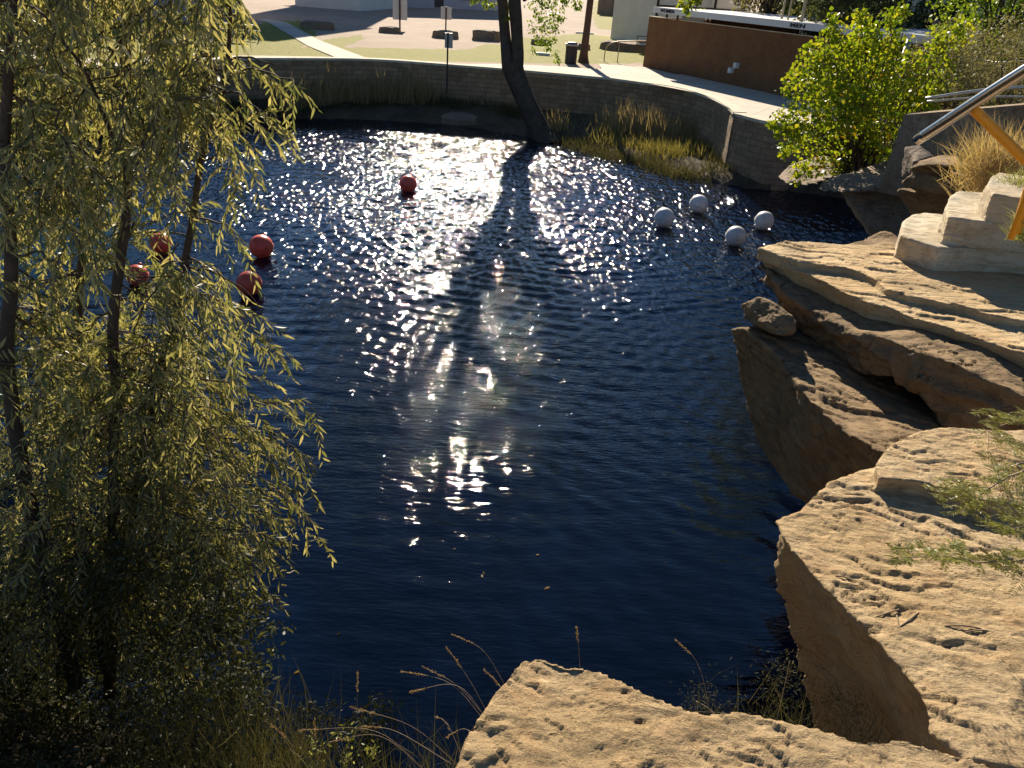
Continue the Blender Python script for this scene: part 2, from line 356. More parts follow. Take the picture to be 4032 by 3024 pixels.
def rock(name, solids, voxel, mat, parent=None, amp=.05, freq=1.5, strata=.02, sfreq=14., bed=(.1, -.05, 1), terr=.0, stretch=(4, .3), seed=0, crack=0., tr=0., fine=0., fs=(7, 24, 24), label=None):
    """solid blocks -> voxel remesh -> bedding layers, terraces, cracks and lumps carved into real geometry"""
    b = MB()
    for V, F in solids: b.add(V, F)
    tmp = b.mk("tmp_rock", None)
    bm = bmesh.new(); bm.from_mesh(tmp.data); bmesh.ops.triangulate(bm, faces=bm.faces); bmesh.ops.recalc_face_normals(bm, faces=bm.faces); bm.to_mesh(tmp.data); bm.free()
    md = tmp.modifiers.new("r", 'REMESH'); md.mode = 'VOXEL'; md.voxel_size = voxel
    if tr: 
        sm = tmp.modifiers.new("s", 'SMOOTH'); sm.iterations = int(tr); sm.factor = .5
    dg = bpy.context.evaluated_depsgraph_get(); ev = tmp.evaluated_get(dg); me = ev.to_mesh()
    n = len(me.vertices); V = np.empty(n*3, np.float32); me.vertices.foreach_get("co", V); V = V.reshape(-1, 3).astype(float)
    N = np.empty(n*3, np.float32); me.vertices.foreach_get("normal", N); N = N.reshape(-1, 3).astype(float)
    F = np.array([list(p.vertices) for p in me.polygons]); ev.to_mesh_clear()
    d_ = tmp.data; bpy.data.objects.remove(tmp); bpy.data.meshes.remove(d_)
    bd = np.array(bed, float); bd /= np.linalg.norm(bd); s = V@bd; st = np.array(stretch)
    wv = fbm(V*freq*.8, 3, seed+5)
    q = s*sfreq+wv*2.2+.8*vn(V*2.7, seed+8); lay = vn(np.stack([q, q*0+seed, q*0], -1), seed+9)+.5*vn(np.stack([q*2.7, q*0+seed, q*0+3], -1), seed+11)
    flat = np.abs(N[:, 2]); D = amp*fbm(V*freq, 5, seed)
    D = D+strata*lay*(1-flat)
    V2 = V+N*D[:, None]
    if fine:
        pf = V+.03*np.stack([fbm(V*5, 2, seed+50), fbm(V*5+9, 2, seed+51), fbm(V*5+5, 2, seed+52)], -1)*2; nz = fbm(pf*np.array(fs), 3, seed+41); nz = np.where(nz > 0, nz*.6, nz*1.5)
        V2 = V2+N*(fine*nz*.6)[:, None]
    if terr:
        up_ = np.clip(N[:, 2]*2-.6, 0, 1); g = np.array(stretch)
        for kk, hh_, sd_ in ((g[0], terr, 21), (g[0]*2.9, terr*.45, 24)):
            q = (V[:, 1]*math.cos(g[1])+V[:, 0]*math.sin(g[1]))*kk+1.9*fbm(V*np.array([.42, .55, .5])*kk*.8, 4, seed+sd_)
            m_ = np.clip(vn(V*np.array([.35, .6, .5])*kk, seed+sd_+2)*2.2+.5, 0, 1); fr = q-np.floor(q); st_ = np.where(fr < .93, 1-fr/.93, (fr-.93)/.07)
            V2[:, 2] += hh_*(st_-.5)*m_*up_
    if crack:
        cr = np.abs(fbm((V+wv[:, None]*.12)*np.array([.55, 2.6, 1.6])*freq*1.3+7, 4, seed+31)); mk_ = np.clip(vn(V*freq*1.5, seed+33)*3, 0, 1)
        V2 -= N*(crack*np.clip(1-cr/.022, 0, 1)*mk_)[:, None]
    return mk(name, V2, F, mat, parent, True, label)

# ---------------------------------------------------------------- pool outline (star shaped round CEN)
CEN = np.array([-3., 17.])
ZG = 2.16
wallpix = [(0, 305), (120, 290), (230, 277), (400, 264), (600, 250), (800, 236), (1000, 228), (1200, 228), (1400, 230), (1560, 237), (1800, 255), (1970, 268), (2150, 283), (2300, 297), (2400, 306), (2520, 322), (2640, 338), (2720, 356), (2800, 382), (2860, 414), (2893, 440)]
wallpts = [P(u, v, ZG+.1)[:2] for u, v in wallpix]
wall2pix = [(2893, 442), (2940, 455), (3010, 472), (3090, 482), (3180, 484), (3260, 476), (3330, 466)]
wall2 = [P(u, v, ZG+.1)[:2] for u, v in wall2pix]
shorepts = [P(u, v, 0)[:2] for u, v in ((0, 650), (150, 560), (400, 505), (600, 475), (1000, 465), (1400, 470), (1800, 495), (2060, 540), (2250, 560), (2380, 590), (2600, 660), (2850, 730), (3060, 738))]
def polar(loop, zs=None):
    d = np.array([q[:2] for q in loop])-CEN; a = np.arctan2(d[:, 0], d[:, 1]); r = np.hypot(d[:, 0], d[:, 1]); o = np.argsort(a)
    a = a[o]; r = r[o]; a2 = np.concatenate([a-2*math.pi, a, a+2*math.pi]); 
    z = None if zs is None else np.concatenate([np.array(zs)[o]]*3)
    return a2, np.concatenate([r]*3), z
wl = [(*q, ZG) for q in wallpts]+[(*q, ZG) for q in wall2[1:]]+[(14.5, 25, 2.3), (14.2, 21, 2.6), (12, 15.5, 3.0), (9.8, 11.5, 3.4), (7.6, 8.6, 3.7), (5.2, 5.6, 3.7), (3.8, 3.4, 3.4), (2.6, 1.6, 3.5),
     (1.2, .55, 4.0), (-.6, .5, 4.0), (-2.2, .9, 3.3), (-4.5, 1.7, 2.6), (-8, 3.0, 2.3), (-14, 7, 2.2), (-18.3, 13, 2.16), (-18.5, 18, 2.16)]
WA, WR, WZ = polar(wl, [q[2] for q in wl])
sh = list(shorepts)+[(11.5, 26.5), (12.6, 22.5), (11.0, 17), (8.5, 12.5), (6.4, 9.4), (4.4, 6.6), (3.2, 4.6), (2.3, 3.5), (1.0, 3.2), (-.8, 3.4), (-2.4, 4.0), (-4.2, 4.8), (-8, 6.2), (-13, 9.5), (-16.0, 14), (-16.6, 19)]
SA, SR, _ = polar(sh)
def wr(a): return np.interp(a, WA, WR)
def wz(a): return np.interp(a, WA, WZ)
def sr(a): return np.interp(a, SA, SR)

# ground: rings outward from the wall line to the horizon
na = 900; ang = np.linspace(-math.pi, math.pi, na, endpoint=False)
dist = np.concatenate([[0, .25, .5], np.geomspace(1., 900, 84)])
A, Dd = np.meshgrid(ang, dist, indexing='ij')
rr = wr(A)+Dd+.05
X = CEN[0]+np.sin(A)*rr; Yy = CEN[1]+np.cos(A)*rr
Z = ZG+(wz(A)-ZG)*np.clip(1.4-Dd/25, 0, 1).clip(0, 1)
Z = Z+.018*fbm(np.stack([X*.25, Yy*.25, X*0], -1), 3)*np.clip(Dd/3, 0, 1)
nr = len(dist); I = np.arange(na)[:, None]*nr+np.arange(nr-1)[None]; J = ((np.arange(na)+1) % na)[:, None]*nr+np.arange(nr-1)[None]
F = np.stack([I, J, J+1, I+1], -1).reshape(-1, 4)
ground = mk("ground", np.stack([X, Yy, Z], -1).reshape(-1, 3), F, ground_m, None, True); tag(ground, kind="structure")
def inpoly(px, py, poly):
    ins = np.zeros(px.shape, bool); n = len(poly)
    for i in range(n):
        x1, y1 = poly[i]; x2, y2 = poly[(i+1) % n]
        c = ((y1 > py) != (y2 > py)) & (px < (x2-x1)*(py-y1)/(y2-y1+1e-12)+x1); ins ^= c
    return ins
G = np.full(X.shape, .06); gx, gy = X, Yy
def gp(pix, val):
    poly = [P(u, v, ZG)[:2] for u, v in pix]; G[inpoly(gx, gy, poly)] = val
gp([(0, 260), (0, 90), (560, 92), (1000, 92), (1180, 78), (1260, 140), (1190, 190), (1330, 225), (1330, 232), (200, 280)], .78)
gp([(560, 240), (560, 195), (760, 190), (860, 215), (860, 240)], .2)
gp([(1190, 190), (1262, 158), (1420, 135), (1440, 150), (1360, 185), (1600, 190), (1850, 195), (2010, 140), (2100, 150), (2300, 128), (2500, 150), (2560, 200), (2560, 250), (2200, 252), (1330, 232)], .74)
gp([(1640, 180), (1990, 175), (1990, 150), (1640, 150)], .30)
gp([(2340, 115), (2330, 60), (2330, 0), (2600, 0), (2600, 120), (2450, 125)], .80)
gp([(2100, 120), (2400, 125), (2500, 140), (2350, 120), (2330, 90), (2100, 70)], .02)
G[(Yy < 34) & (X > 9)] = .5
a_ = ground.data.attributes.new("grass", 'FLOAT', 'POINT'); a_.data.foreach_set("value", G.ravel().astype(np.float32))

# bank between wall foot and water, running on under the surface
nb_ = 26; tt = np.linspace(0, 1, nb_); ab = np.linspace(-math.pi, math.pi, 1100, endpoint=False)
A, T_ = np.meshgrid(ab, tt, indexing='ij')
r0 = wr(A)+.15; r1 = sr(A)-1.6; rr = r0+(r1-r0)*T_
hz = wz(A); far = np.clip((np.cos(A)-.05)*4, 0, 1)*np.clip(1.6-np.abs(A)*1.6+.4, 0, 1)
foot = .62*(1-np.clip((A-.25)*3, 0, 1))+.35*np.clip((A-.25)*3, 0, 1)
ztop = np.where((hz < 2.2) & (np.cos(A) > -.2), foot, hz+.0)
ts = ((sr(A)-r0)/(r1-r0)).clip(.3, .9)
z = np.where(T_ < ts, ztop*(1-(T_/ts)**np.where(ztop > 1, 1.3, 1.8)), -(T_-ts)/(1-ts)*2.5)
X = CEN[0]+np.sin(A)*rr; Yy = CEN[1]+np.cos(A)*rr
z = z+(.16*fbm(np.stack([X*.9, Yy*.9, z*.5], -1), 5, 3)+.05*fbm(np.stack([X*4, Yy*4, z], -1), 3, 4))*np.clip(T_*6, 0, 1)
I = np.arange(1100)[:, None]*nb_+np.arange(nb_-1)[None]; J = ((np.arange(1100)+1) % 1100)[:, None]*nb_+np.arange(nb_-1)[None]
bank = mk("bank", np.stack([X, Yy, z], -1).reshape(-1, 3), np.stack([I, I+1, J+1, J], -1).reshape(-1, 4), bank_m, None, True); tag(bank, kind="structure")
def bankz(x, y):
    a = math.atan2(x-CEN[0], y-CEN[1]); r = math.hypot(x-CEN[0], y-CEN[1]); r0 = wr(a)+.15; s = (r0-r)/(r0-sr(a)); h_ = wz(a)
    f_ = .62*(1-min(1, max(0, (a-.25)*3)))+.35*min(1, max(0, (a-.25)*3)); top = f_ if (h_ < 2.2 and math.cos(a) > -.2) else h_
    return top*(1-max(0, min(1, s))**(1.3 if top > 1 else 1.8))

# water: real ripples, ring waves from several centres
gx = np.arange(-20, 15.01, .055); gy = np.arange(.5, 38, .055)
XX, YY = np.meshgrid(gx, gy, indexing='ij'); H = np.zeros(XX.shape)
chop = np.clip((YY-4)/9, .3, 1.)*np.clip(1.15-(YY-24)/24, .55, 1)
pool_mod = .6+.4*vn(np.stack([XX*.35, YY*.35, XX*0], -1), 40)
for (cx, cy, lam, a, sig, r00) in ((1.2, 21.5, .46, .0040, 4.5, 4.0), (1.2, 21.5, .33, .0024, 4, 7.5), (-9, 26, .5, .0030, 9, 9), (4.5, 12.5, .30, .0022, 5, 4), (-3, 4, .44, .0030, 8, 9), (7, 9, .36, .0022, 6, 6)):
    rr = np.hypot(XX-cx, YY-cy); ph = fbm(np.stack([XX*.3, YY*.3, XX*0+lam*9], -1), 2, 50)*3
    H += 1.45*a*np.sin(2*math.pi*rr/lam+ph*.8)*np.exp(-((rr-r00)/sig)**2)
for k in range(22):
    th = rng.normal(math.pi/2+.05, .38); lam = rng.uniform(.2, .6); kx, ky = math.cos(th)*2*math.pi/lam, math.sin(th)*2*math.pi/lam
    env = .5+.5*vn(np.stack([XX*.22+k*9, YY*.22, XX*0+k], -1), 60+k)
    H += .0022*(lam/.45)*env*np.sin(kx*XX+ky*YY+rng.uniform(0, 6.28)+1.2*vn(np.stack([XX*.5, YY*.5, XX*0+k*3], -1), 90+k))
H *= chop*1.5
AA = np.arctan2(XX-CEN[0], YY-CEN[1]); inside = np.hypot(XX-CEN[0], YY-CEN[1]) < np.interp(AA.ravel(), SA, SR).reshape(AA.shape)+1.2
ny = len(gy); I = (np.arange(len(gx)-1)[:, None]*ny+np.arange(ny-1)[None]); keep = inside[:-1, :-1] | inside[1:, 1:]
I = I[keep]; F = np.stack([I, I+ny, I+ny+1, I+1], -1)
use = np.unique(F); remap = np.full(XX.size, -1); remap[use] = np.arange(len(use))
Vw = np.stack([XX, YY, H], -1).reshape(-1, 3)[use]
water = mk("water", Vw, remap[F], water_m, None, True); tag(water, kind="structure")
a_ = water.data.attributes.new("chop", 'FLOAT', 'POINT'); a_.data.foreach_set("value", (chop*pool_mod).ravel()[use].astype(np.float32))
# pool floor, deep below
mk_f = MB().box((-3, 18, -6), (46, 44, .2)).mk("pool_floor", bank_m); tag(mk_f, kind="structure")

# ---------------------------------------------------------------- retaining wall (curved masonry + coping)
def sweep_wall(name, pts, z0, z1, thick, label, cop=.42):
    p = spline(pts, 8); T = unit(np.gradient(p, axis=0)); Nn = np.stack([-T[:, 1], T[:, 0]], -1)
    if ((p[len(p)//2]+Nn[len(p)//2]-CEN)**2).sum() < ((p[len(p)//2]-CEN)**2).sum(): Nn = -Nn
    n = len(p); L = np.concatenate([[0], np.cumsum(np.linalg.norm(np.diff(p, axis=0), axis=1))])
    root = thing(name, (*p[n//2], 0), label, "wall")
    q = p+Nn*thick; rows = 7; V = []; U = []
    for j in range(rows):
        zz = z0+(z1-z0)*j/(rows-1)
        pj = p+Nn*(.05*fbm(np.stack([L*1.3, L*0+zz*3, L*0], -1), 3, 5))[:, None]
        V.append(np.column_stack([pj, np.full(n, zz)])); U.append(np.column_stack([L, np.full(n, zz), np.zeros(n)]))
    V.append(np.column_stack([q, np.full(n, z1)])); V.append(np.column_stack([q, np.full(n, z0)])); U += [np.column_stack([L, np.full(n, z1), np.zeros(n)]), np.column_stack([L, np.full(n, z0), np.zeros(n)])]
    F = [[j*n+i, j*n+i+1, (j+1)*n+i+1, (j+1)*n+i] for j in range(rows+1) for i in range(n-1)]
    F += [[j*n for j in range(rows+2)], [j*n+n-1 for j in range(rows+2)][::-1]]
    o = mk("masonry", np.vstack(V), F, wall_m, root); a = o.data.attributes.new("wuv", 'FLOAT_VECTOR', 'POINT'); a.data.foreach_set("vector", np.vstack(U).astype(np.float32).ravel())
    h = .05; m = MB(); jn = (.012*np.sin(L*3)+.02*vn(np.stack([L*2, L*0, L*0], -1), 8))[:, None]
    a0 = p-Nn*(.04+jn); b0 = p+Nn*cop
    V = np.vstack([np.column_stack([a0, np.full(n, z1+.003)]), np.column_stack([a0+Nn*.012, np.full(n, z1+.10)]), np.column_stack([b0, np.full(n, z1+.11)]), np.column_stack([b0, np.full(n, z1-.2)])])
    F = [[j*n+i, j*n+i+1, (j+1)*n+i+1, (j+1)*n+i] for j in range(3) for i in range(n-1)]+[[0, n, 2*n, 3*n], [4*n-1, 3*n-1, 2*n-1, n-1]]
    mk("coping", V, F, coping_m, root)
    return root
sweep_wall("stone_wall", [(-18.4, 18), (-17.9, 21)]+list(wallpts), -.3, ZG, .35, "long curved stone retaining wall with pale coping round the far side of the pool")
sweep_wall("stone_wall", [np.array(wall2[0])+(.06, .0)]+list(wall2[1:])+[(13.4, 27.6), (15, 27.4)], -.3, ZG-.02, .35, "short stone wall bending off to the right behind the yellow-green bush")

# pavement behind the coping + diagonal path
def sheet(name, pix, z, mat, pts=None):
    q = [tuple(P(u, v, z)) for u, v in pix] if pts is None else pts
    bm = bmesh.new(); f = bm.faces.new([bm.verts.new(v) for v in q]); bmesh.ops.triangulate(bm, faces=[f]); me = bpy.data.meshes.new(name); bm.normal_update()
    bm.to_mesh(me); bm.free(); me.materials.append(mat); o = bpy.data.objects.new(name, me); COL.objects.link(o); tag(o, kind="structure"); return o
zp = ZG+.075
wc = spline(wallpts, 6); T = unit(np.gradient(wc, axis=0)); Nn = np.stack([-T[:, 1], T[:, 0]], -1)
if ((wc[60]+Nn[60]-CEN)**2).sum() < ((wc[60]-CEN)**2).sum(): Nn = -Nn
Lw = len(wc)
k0 = 0
inner = [wc[i]+Nn[i]*.40 for i in range(0, Lw)]
wid = np.interp(np.arange(Lw), [0, 6*3, 6*5, 6*8, 6*10, 6*11, 6*12, 6*14, 6*15, Lw-1], [1.6, 2.6, 1.0, .25, .3, 1.9, 2.8, 3.6, 5.8, 3.0])
V = []; F = []
for i in range(Lw):
    o_ = wc[i]+Nn[i]*(.40+wid[i]); V += [(*inner[i], zp), (*o_, zp)]
    if i: F.append([2*i-2, 2*i, 2*i+1, 2*i-1])
pv = mk("pavement", V, F, pave_m); tag(pv, kind="structure")
sheet("pavement", [(2528, 262), (2360, 252), (2380, 300), (2560, 330), (2760, 368), (2870, 425), (2893, 447), (3090, 486), (3240, 480), (3330, 466), (3400, 430), (3080, 385)], zp+.006, pave_m)
sheet("path", [(1330, 229), (1440, 227), (1255, 157), (1130, 88), (1060, 74), (1010, 76), (1060, 90), (1212, 180)], ZG+.03, pave_m)
# gravel apron in front of the buildings
# ---------------------------------------------------------------- restroom building
A0 = np.array([5.75, 44.0]); B0 = np.array([10.59, 34.73]); bd = unit(B0-A0); bn = np.array([bd[1], -bd[0]])*-1
if bn[0] < 0: bn = -bn          # bn points away from the pool, into the building
def BP(s, d, z): q = A0+bd*s+bn*d; return (q[0], q[1], z)
bl = thing("restroom_building", BP(5, 2, ZG), "low brown brick restroom block with white flat roof and WOMEN and MEN lettering", "building")
def brickwall(pts, z0, z1, th):
    m = MB(); U = []
    (s0, d0), (s1, d1) = pts
    L = math.hypot(s1-s0, d1-d0); ux, uy = (s1-s0)/L, (d1-d0)/L; nx, ny_ = -uy, ux
    V = []
    for (s, d) in ((s0, d0), (s1, d1), (s1+nx*th, d1+ny_*th), (s0+nx*th, d0+ny_*th)): V.append((s, d))
    top = [BP(s, d, z1) for s, d in V]; bot = [BP(s, d, z0) for s, d in V]
    VV = []; FF = []
    for i in range(4):
        j = (i+1) % 4; VV += [bot[i], bot[j], top[j], top[i]]; k = i*4; FF.append([k, k+1, k+2, k+3])
        l = math.hypot(V[i][0]-V[j][0], V[i][1]-V[j][1]); U += [(0, z0, 0), (l, z0, 0), (l, z1, 0), (0, z1, 0)]
    VV += top; FF.append([16, 17, 18, 19]); U += [(0, 0, 0), (1, 0, 0), (1, 1, 0), (0, 1, 0)]
    return VV, FF, U
def add_brick(name, specs):
    V, F, U = [], [], []
    for sp in specs:
        v, f, u = brickwall(*sp); F += [[i+len(V) for i in q] for q in f]; V += v; U += u
    o = mk(name, V, F, brick_m, bl); a = o.data.attributes.new("wuv", 'FLOAT_VECTOR', 'POINT'); a.data.foreach_set("vector", np.array(U, np.float32).ravel())
HT = 4.60
add_brick("wall", [(((0, 0), (13.6, 0)), ZG-.3, HT, .22), (((0, 7.2), (0, .23)), ZG-.3, HT, .22)])
add_brick("inner_wall", [(((2.6, 1.9), (8.5, 1.9)), ZG-.3, 4.78, .2), (((11.4, 2.2), (18.5, 2.2)), ZG-.3, 4.80, .2), (((18.3, 2.42), (18.3, 7.6)), ZG-.3, 4.80, .2)])
MB().box(BP(6.8, .11, HT+.016), (13.7, .27, .03), math.atan2(bd[1], bd[0])).mk("wall_cap", coping_m, bl)
# roof slab and fascia; the fascia plane stands just proud of the front wall
rz = math.atan2(bd[1], bd[0])
MB().box(BP(9.75, 3.75, 4.985), (18.1, 8.0, .19), rz).mk("roof", roof_p, bl)
MB().box(BP(9.75, -.285, 4.955), (18.2, .05, .26), rz).box(BP(.66, 3.73, 4.955), (.05, 7.98, .26), rz).mk("fascia", white_p, bl)
MB().box(BP(3.2, .32, 4.72), (1.7, .06, .4), rz).mk("sign_board", cream_p, bl)
for s, d in ((.95, .4), (1.0, 3.0), (1.9, 1.2), (2.55, -.12)):
    MB().bar(BP(s, d, ZG if d > .1 else HT), BP(s, d, 4.89), .09, .09).mk("roof_post", dark_metal, bl)
for i, (s, d, hh, r_) in enumerate(((8.2, 1.2, .95, .05), (8.9, .9, .75, .04), (10.1, .5, .8, .07), (11.6, .6, .35, .04), (6.4, 4.5, .5, .05), (14.2, 3.4, .4, .12))):
    p0 = BP(s, d, 5.08); m = MB().tube([p0, (p0[0], p0[1], 5.08+hh)], r_)
    if i in (0, 2): m.tube([(p0[0], p0[1], 5.08+hh), (p0[0], p0[1], 5.1+hh)], [.02, r_*1.8])
    m.mk("roof_vent", pipe_tan if i != 5 else dark_metal, bl)
def letters(s, z, word, lh, wid_, parent, name="lettering"):
    cu = bpy.data.curves.new("txt", 'FONT'); cu.body = word; cu.size = lh*1.38; cu.extrude = .012; cu.space_character = 1.06; cu.offset = .006
    to = bpy.data.objects.new("txt", cu); COL.objects.link(to); dg = bpy.context.evaluated_depsgraph_get(); me = to.evaluated_get(dg).to_mesh()
    V = np.array([v.co[:] for v in me.vertices]); F = [list(p.vertices) for p in me.polygons]
    V[:, 0] *= wid_/max(1e-6, V[:, 0].max()-V[:, 0].min()); q = A0+bd*s-bn*(.285+.025+.012)
    W_ = np.array([[q[0]+bd[0]*v[0]-bn[0]*v[2], q[1]+bd[1]*v[0]-bn[1]*v[2], z+v[1]] for v in V])
    bpy.data.objects.remove(to); return mk(name, W_, F, black_p, parent)
letters(1.35, 4.885, "WOMEN", .145, 1.15, bl); letters(10.35, 4.885, "MEN", .15, .82, bl)
for s, z in ((7.35, 3.08), (7.05, 2.84)): MB().box(BP(s, -.10, z), (.2, .2, .22), rz).mk("wall_box", white_p, bl)

# ---------------------------------------------------------------- other buildings
def house(name, label, a, b, depth, z0, z1, mat, extras=()):
    """front face from a to b (xy), running back by depth"""
    a = np.array(a[:2]); b = np.array(b[:2]); d = unit(b-a); n = np.array([-d[1], d[0]]);
    if n[1] < 0: n = -n
    r = thing(name, (*((a+b)/2), z0), label, "building"); L = np.linalg.norm(b-a); rz = math.atan2(d[1], d[0]); c = (a+b)/2+n*depth/2
    MB().box((*c, (z0+z1)/2), (L, depth, z1-z0), rz).mk("wall", mat, r)
    MB().box((*(c-n*.0), z1+.13), (L+.6, depth+.6, .25), rz).mk("roof", roof_p, r)
    for kind, s, w_, zz, hh, m_ in extras:
        q = a+d*s-n*.03; MB().box((*q, zz), (w_, .08, hh), rz).mk(kind, m_, r)
    return r
g1 = P(300, 92, ZG); g2 = P(955, 88, ZG); 
house("apartment_house", "grey rendered house in shade behind the lawn at the upper left", (-34, 42), (g2[0], g2[1]), 12, ZG-.4, 8.6, grey_p, [("window", 9, 1.4, 5.6, 1.3, glass_d), ("window", 14, 1.4, 5.6, 1.3, glass_d), ("door", 11.5, 1.0, 3.3, 2.1, dark_metal)])
h1 = P(1160, 28, ZG); h2 = P(1418, 44, ZG)
hb = house("white_house", "pale house wall with a tan window beyond the gravel at top", (h1[0]-.5, h1[1]+2), (h2[0]+.0, h2[1]), 14, ZG-.4, 18.6, cream_p, [("window", 5.6, .9, 4.7, 1.5, simple("tan_blind", (.22, .18, .09), .8)), ("shutter_panel", 2.2, 2.6, 5.4, 1.6, galv)])
house("shop_building", "long low building with a glass front beyond the gravel lot", P(1425, 32, ZG)+np.array([0, 6, 0]), (-4.5, 104), 12, ZG-.4, 11.6, grey_p, [("window", 4, 5, 3.9, 1.5, simple("pale_glass", (.22, .32, .36), .15)), ("door", 8.5, 1.2, 3.4, 2.2, dark_metal), ("window", 13, 3, 3.9, 1.5, glass_d)])
wb = Y(2587, 40, 58); we = Y(2968, 40, 60)
ws = house("siding_building", "small white sided building with dark corner trim right behind the restroom roof", (wb[0], wb[1]), (we[0]-.2, we[1]), 8, ZG, 8.2, cream_p, ())
for q in ((wb[0], wb[1]-.06), (Y(2815, 20, 59)[0], 58.85)): MB().box((*q, 5.1), (.16, .12, 6)).mk("corner_trim", dark_metal, ws)
MB().box((*((wb+we)[:2]/2-np.array([.2, .07])), Y(2600, 22, 58)[2]), (np.linalg.norm((we-wb)[:2])-.6, .06, .1), math.atan2((we-wb)[1], (we-wb)[0])).mk("trim_band", dark_metal, ws)
rb = Y(3395, 60, 52); re_ = Y(4150, 60, 46)
house("white_hall", "tall plain white wall of a building behind the dark trees at upper right", (rb[0]-4.5, rb[1]+1), (re_[0]+6, re_[1]), 10, ZG-.5, 11.0, cream_p, ())
hr = P(2540, 5, ZG)
rbk = thing("stone_shelter", (7.5, 120, ZG), "brown stone shed base on the lawn at the top edge", "shed")
MB().box((13.5, 118, ZG+1.3), (10.5, 5, 2.6), -.1).mk("wall", boulder_m, rbk); MB().box((13.5, 118, ZG+2.7), (11.5, 6, .2), -.1).mk("roof", roof_p, rbk)

# ---------------------------------------------------------------- plaza furniture
def at(u, v, z=ZG): return P(u, v, z)
def sign(name, base, top, pw, ph, label, postr=.05, mat=cream_p, stone=None, group=None, yoff=0.):
    b = np.array(base); r = thing(name, b, label, "sign", group); tz = top
    MB().tube([b, (b[0], b[1], tz)], postr).mk("post", dark_metal if mat is not galv else galv, r)
    MB().box((b[0], b[1]+postr+.03, tz-ph/2), (pw, .04, ph), .05).mk("board", mat, r)
b = at(1550, 128); sign("notice_sign", b+[0, 2.6, 0], Y(1550, -8, b[1]+2.6)[2], 1.0, 1.35, "tall cream notice board seen from behind on a post behind the smaller flat boulder", .06)
b = at(1745, 145); sign("notice_sign", b+[0, 1.5, 0], Y(1745, 26, b[1]+1.5)[2], .72, .78, "shorter cream notice board seen from behind on a thin post at the long flat boulder", .05)
b = np.array([*wc[int(np.argmin(np.abs(wc[:, 0]-P(1762, 256, ZG)[0])))], ZG+.1]); b[1] += .12
sg = thing("small_sign", b, "small grey sign on a dark post fixed to the pool wall beside the cottonwood trunk", "sign")
tp = Y(1768, 128, b[1]-.2)[2]; MB().box((b[0], b[1]-.3, (tp+ZG-1.1)/2), (.07, .07, tp-ZG+1.1)).mk("post", dark_metal, sg)
MB().box((b[0]+.04, b[1]-.25, tp-.33), (.36, .03, .62)).mk("board", galv, sg)
# litter drum
b = at(2246, 250); tr_ = thing("trash_can", b, "dark ribbed litter drum with shiny rim beside the brown pole", "trash can")
pr = [(0.01, 0), (.30, 0), (.30, .05)]+[(.30+(.012 if k % 2 else 0), .05+k*.1) for k in range(1, 8)]+[(.315, .86)]
def lathe(c, prof, n=28):
    V = [(c[0]+r_*math.cos(a), c[1]+r_*math.sin(a), c[2]+z_) for r_, z_ in prof for a in np.arange(n)*2*math.pi/n]; m = len(prof)
    return V, [[i*n+j, i*n+(j+1) % n, (i+1)*n+(j+1) % n, (i+1)*n+j] for i in range(m-1) for j in range(n)]
mk("drum", *lathe(b, pr), dark_metal, tr_, True); mk("rim", *lathe(b, [(.315, .85), (.345, .86), (.345, .95), (.30, .955), (.29, .86)]), galv, tr_, True)
mk("liner_bag", *lathe(b, [(.31, .94), (.28, 1.0), (.15, 1.03), (.01, .99)]), black_p, tr_, True)
# pole
b = at(2297, 246); tp = Y(2330, -60, b[1]+.4)
pz = np.array([[b[0], b[1], ZG-.1], [b[0]-.02, b[1], ZG+.45], [tp[0]*.3+b[0]*.7, b[1], ZG+1.7], [tp[0], b[1], tp[2]], [tp[0]+.1, b[1], tp[2]+4]]); 
ut = thing("utility_pole", b, "tall reddish-brown wooden pole with a flared foot right of the litter drum", "pole"); mk("shaft", *tube(spline(pz, 5), np.interp(np.arange(21), [0, 5, 10, 20], [.34, .22, .18, .155]), 14), brown_metal, ut, True)
# pipe railing
r0 = at(2378, 241); pr_ = thing("pipe_railing", r0, "bent tan pipe railing on the lawn beside the brick wall", "railing")
q = [at(2378, 241), Y(2384, 196, r0[1]), Y(2398, 176, r0[1]-.1), Y(2415, 167, r0[1]-.2), Y(2440, 163, r0[1]-.4), Y(2500, 161, r0[1]-.8), Y(2556, 162, r0[1]-1.0)]
mk("rail", *tube(spline(q, 5), .03, 8), pipe_tan, pr_, True); a_ = Y(2440, 164, r0[1]-.3); mk("post", *tube([(a_[0], a_[1], ZG), a_], .028, 8), pipe_tan, pr_, True)
# grill frame at the corner
b = at(2552, 222)+[0, 3, 0]; gt = thing("park_bench", b, "wooden bench frame half hidden behind the left end of the brick wall", "bench")
l, r_ = Y(2510, 150, b[1]), Y(2580, 150, b[1]); z1, z2 = Y(2512, 142, b[1])[2], Y(2512, 162, b[1])[2]
MB().bar((l[0], l[1], z1), (r_[0]+.6, r_[1], z1), .05, .05).bar((l[0], l[1], z2), (r_[0]+.6, l[1], z2), .07, .12).mk("backrest", brown_metal, gt)
for x_ in (l[0], r_[0]+.5): MB().bar((x_, l[1], ZG), (x_, l[1], z1), .05, .05).mk("leg", dark_metal, gt)
MB().box((l[0]+.9, l[1]-.5, ZG+.5), (1.8, .5, .06)).mk("seat", cream_p, gt)
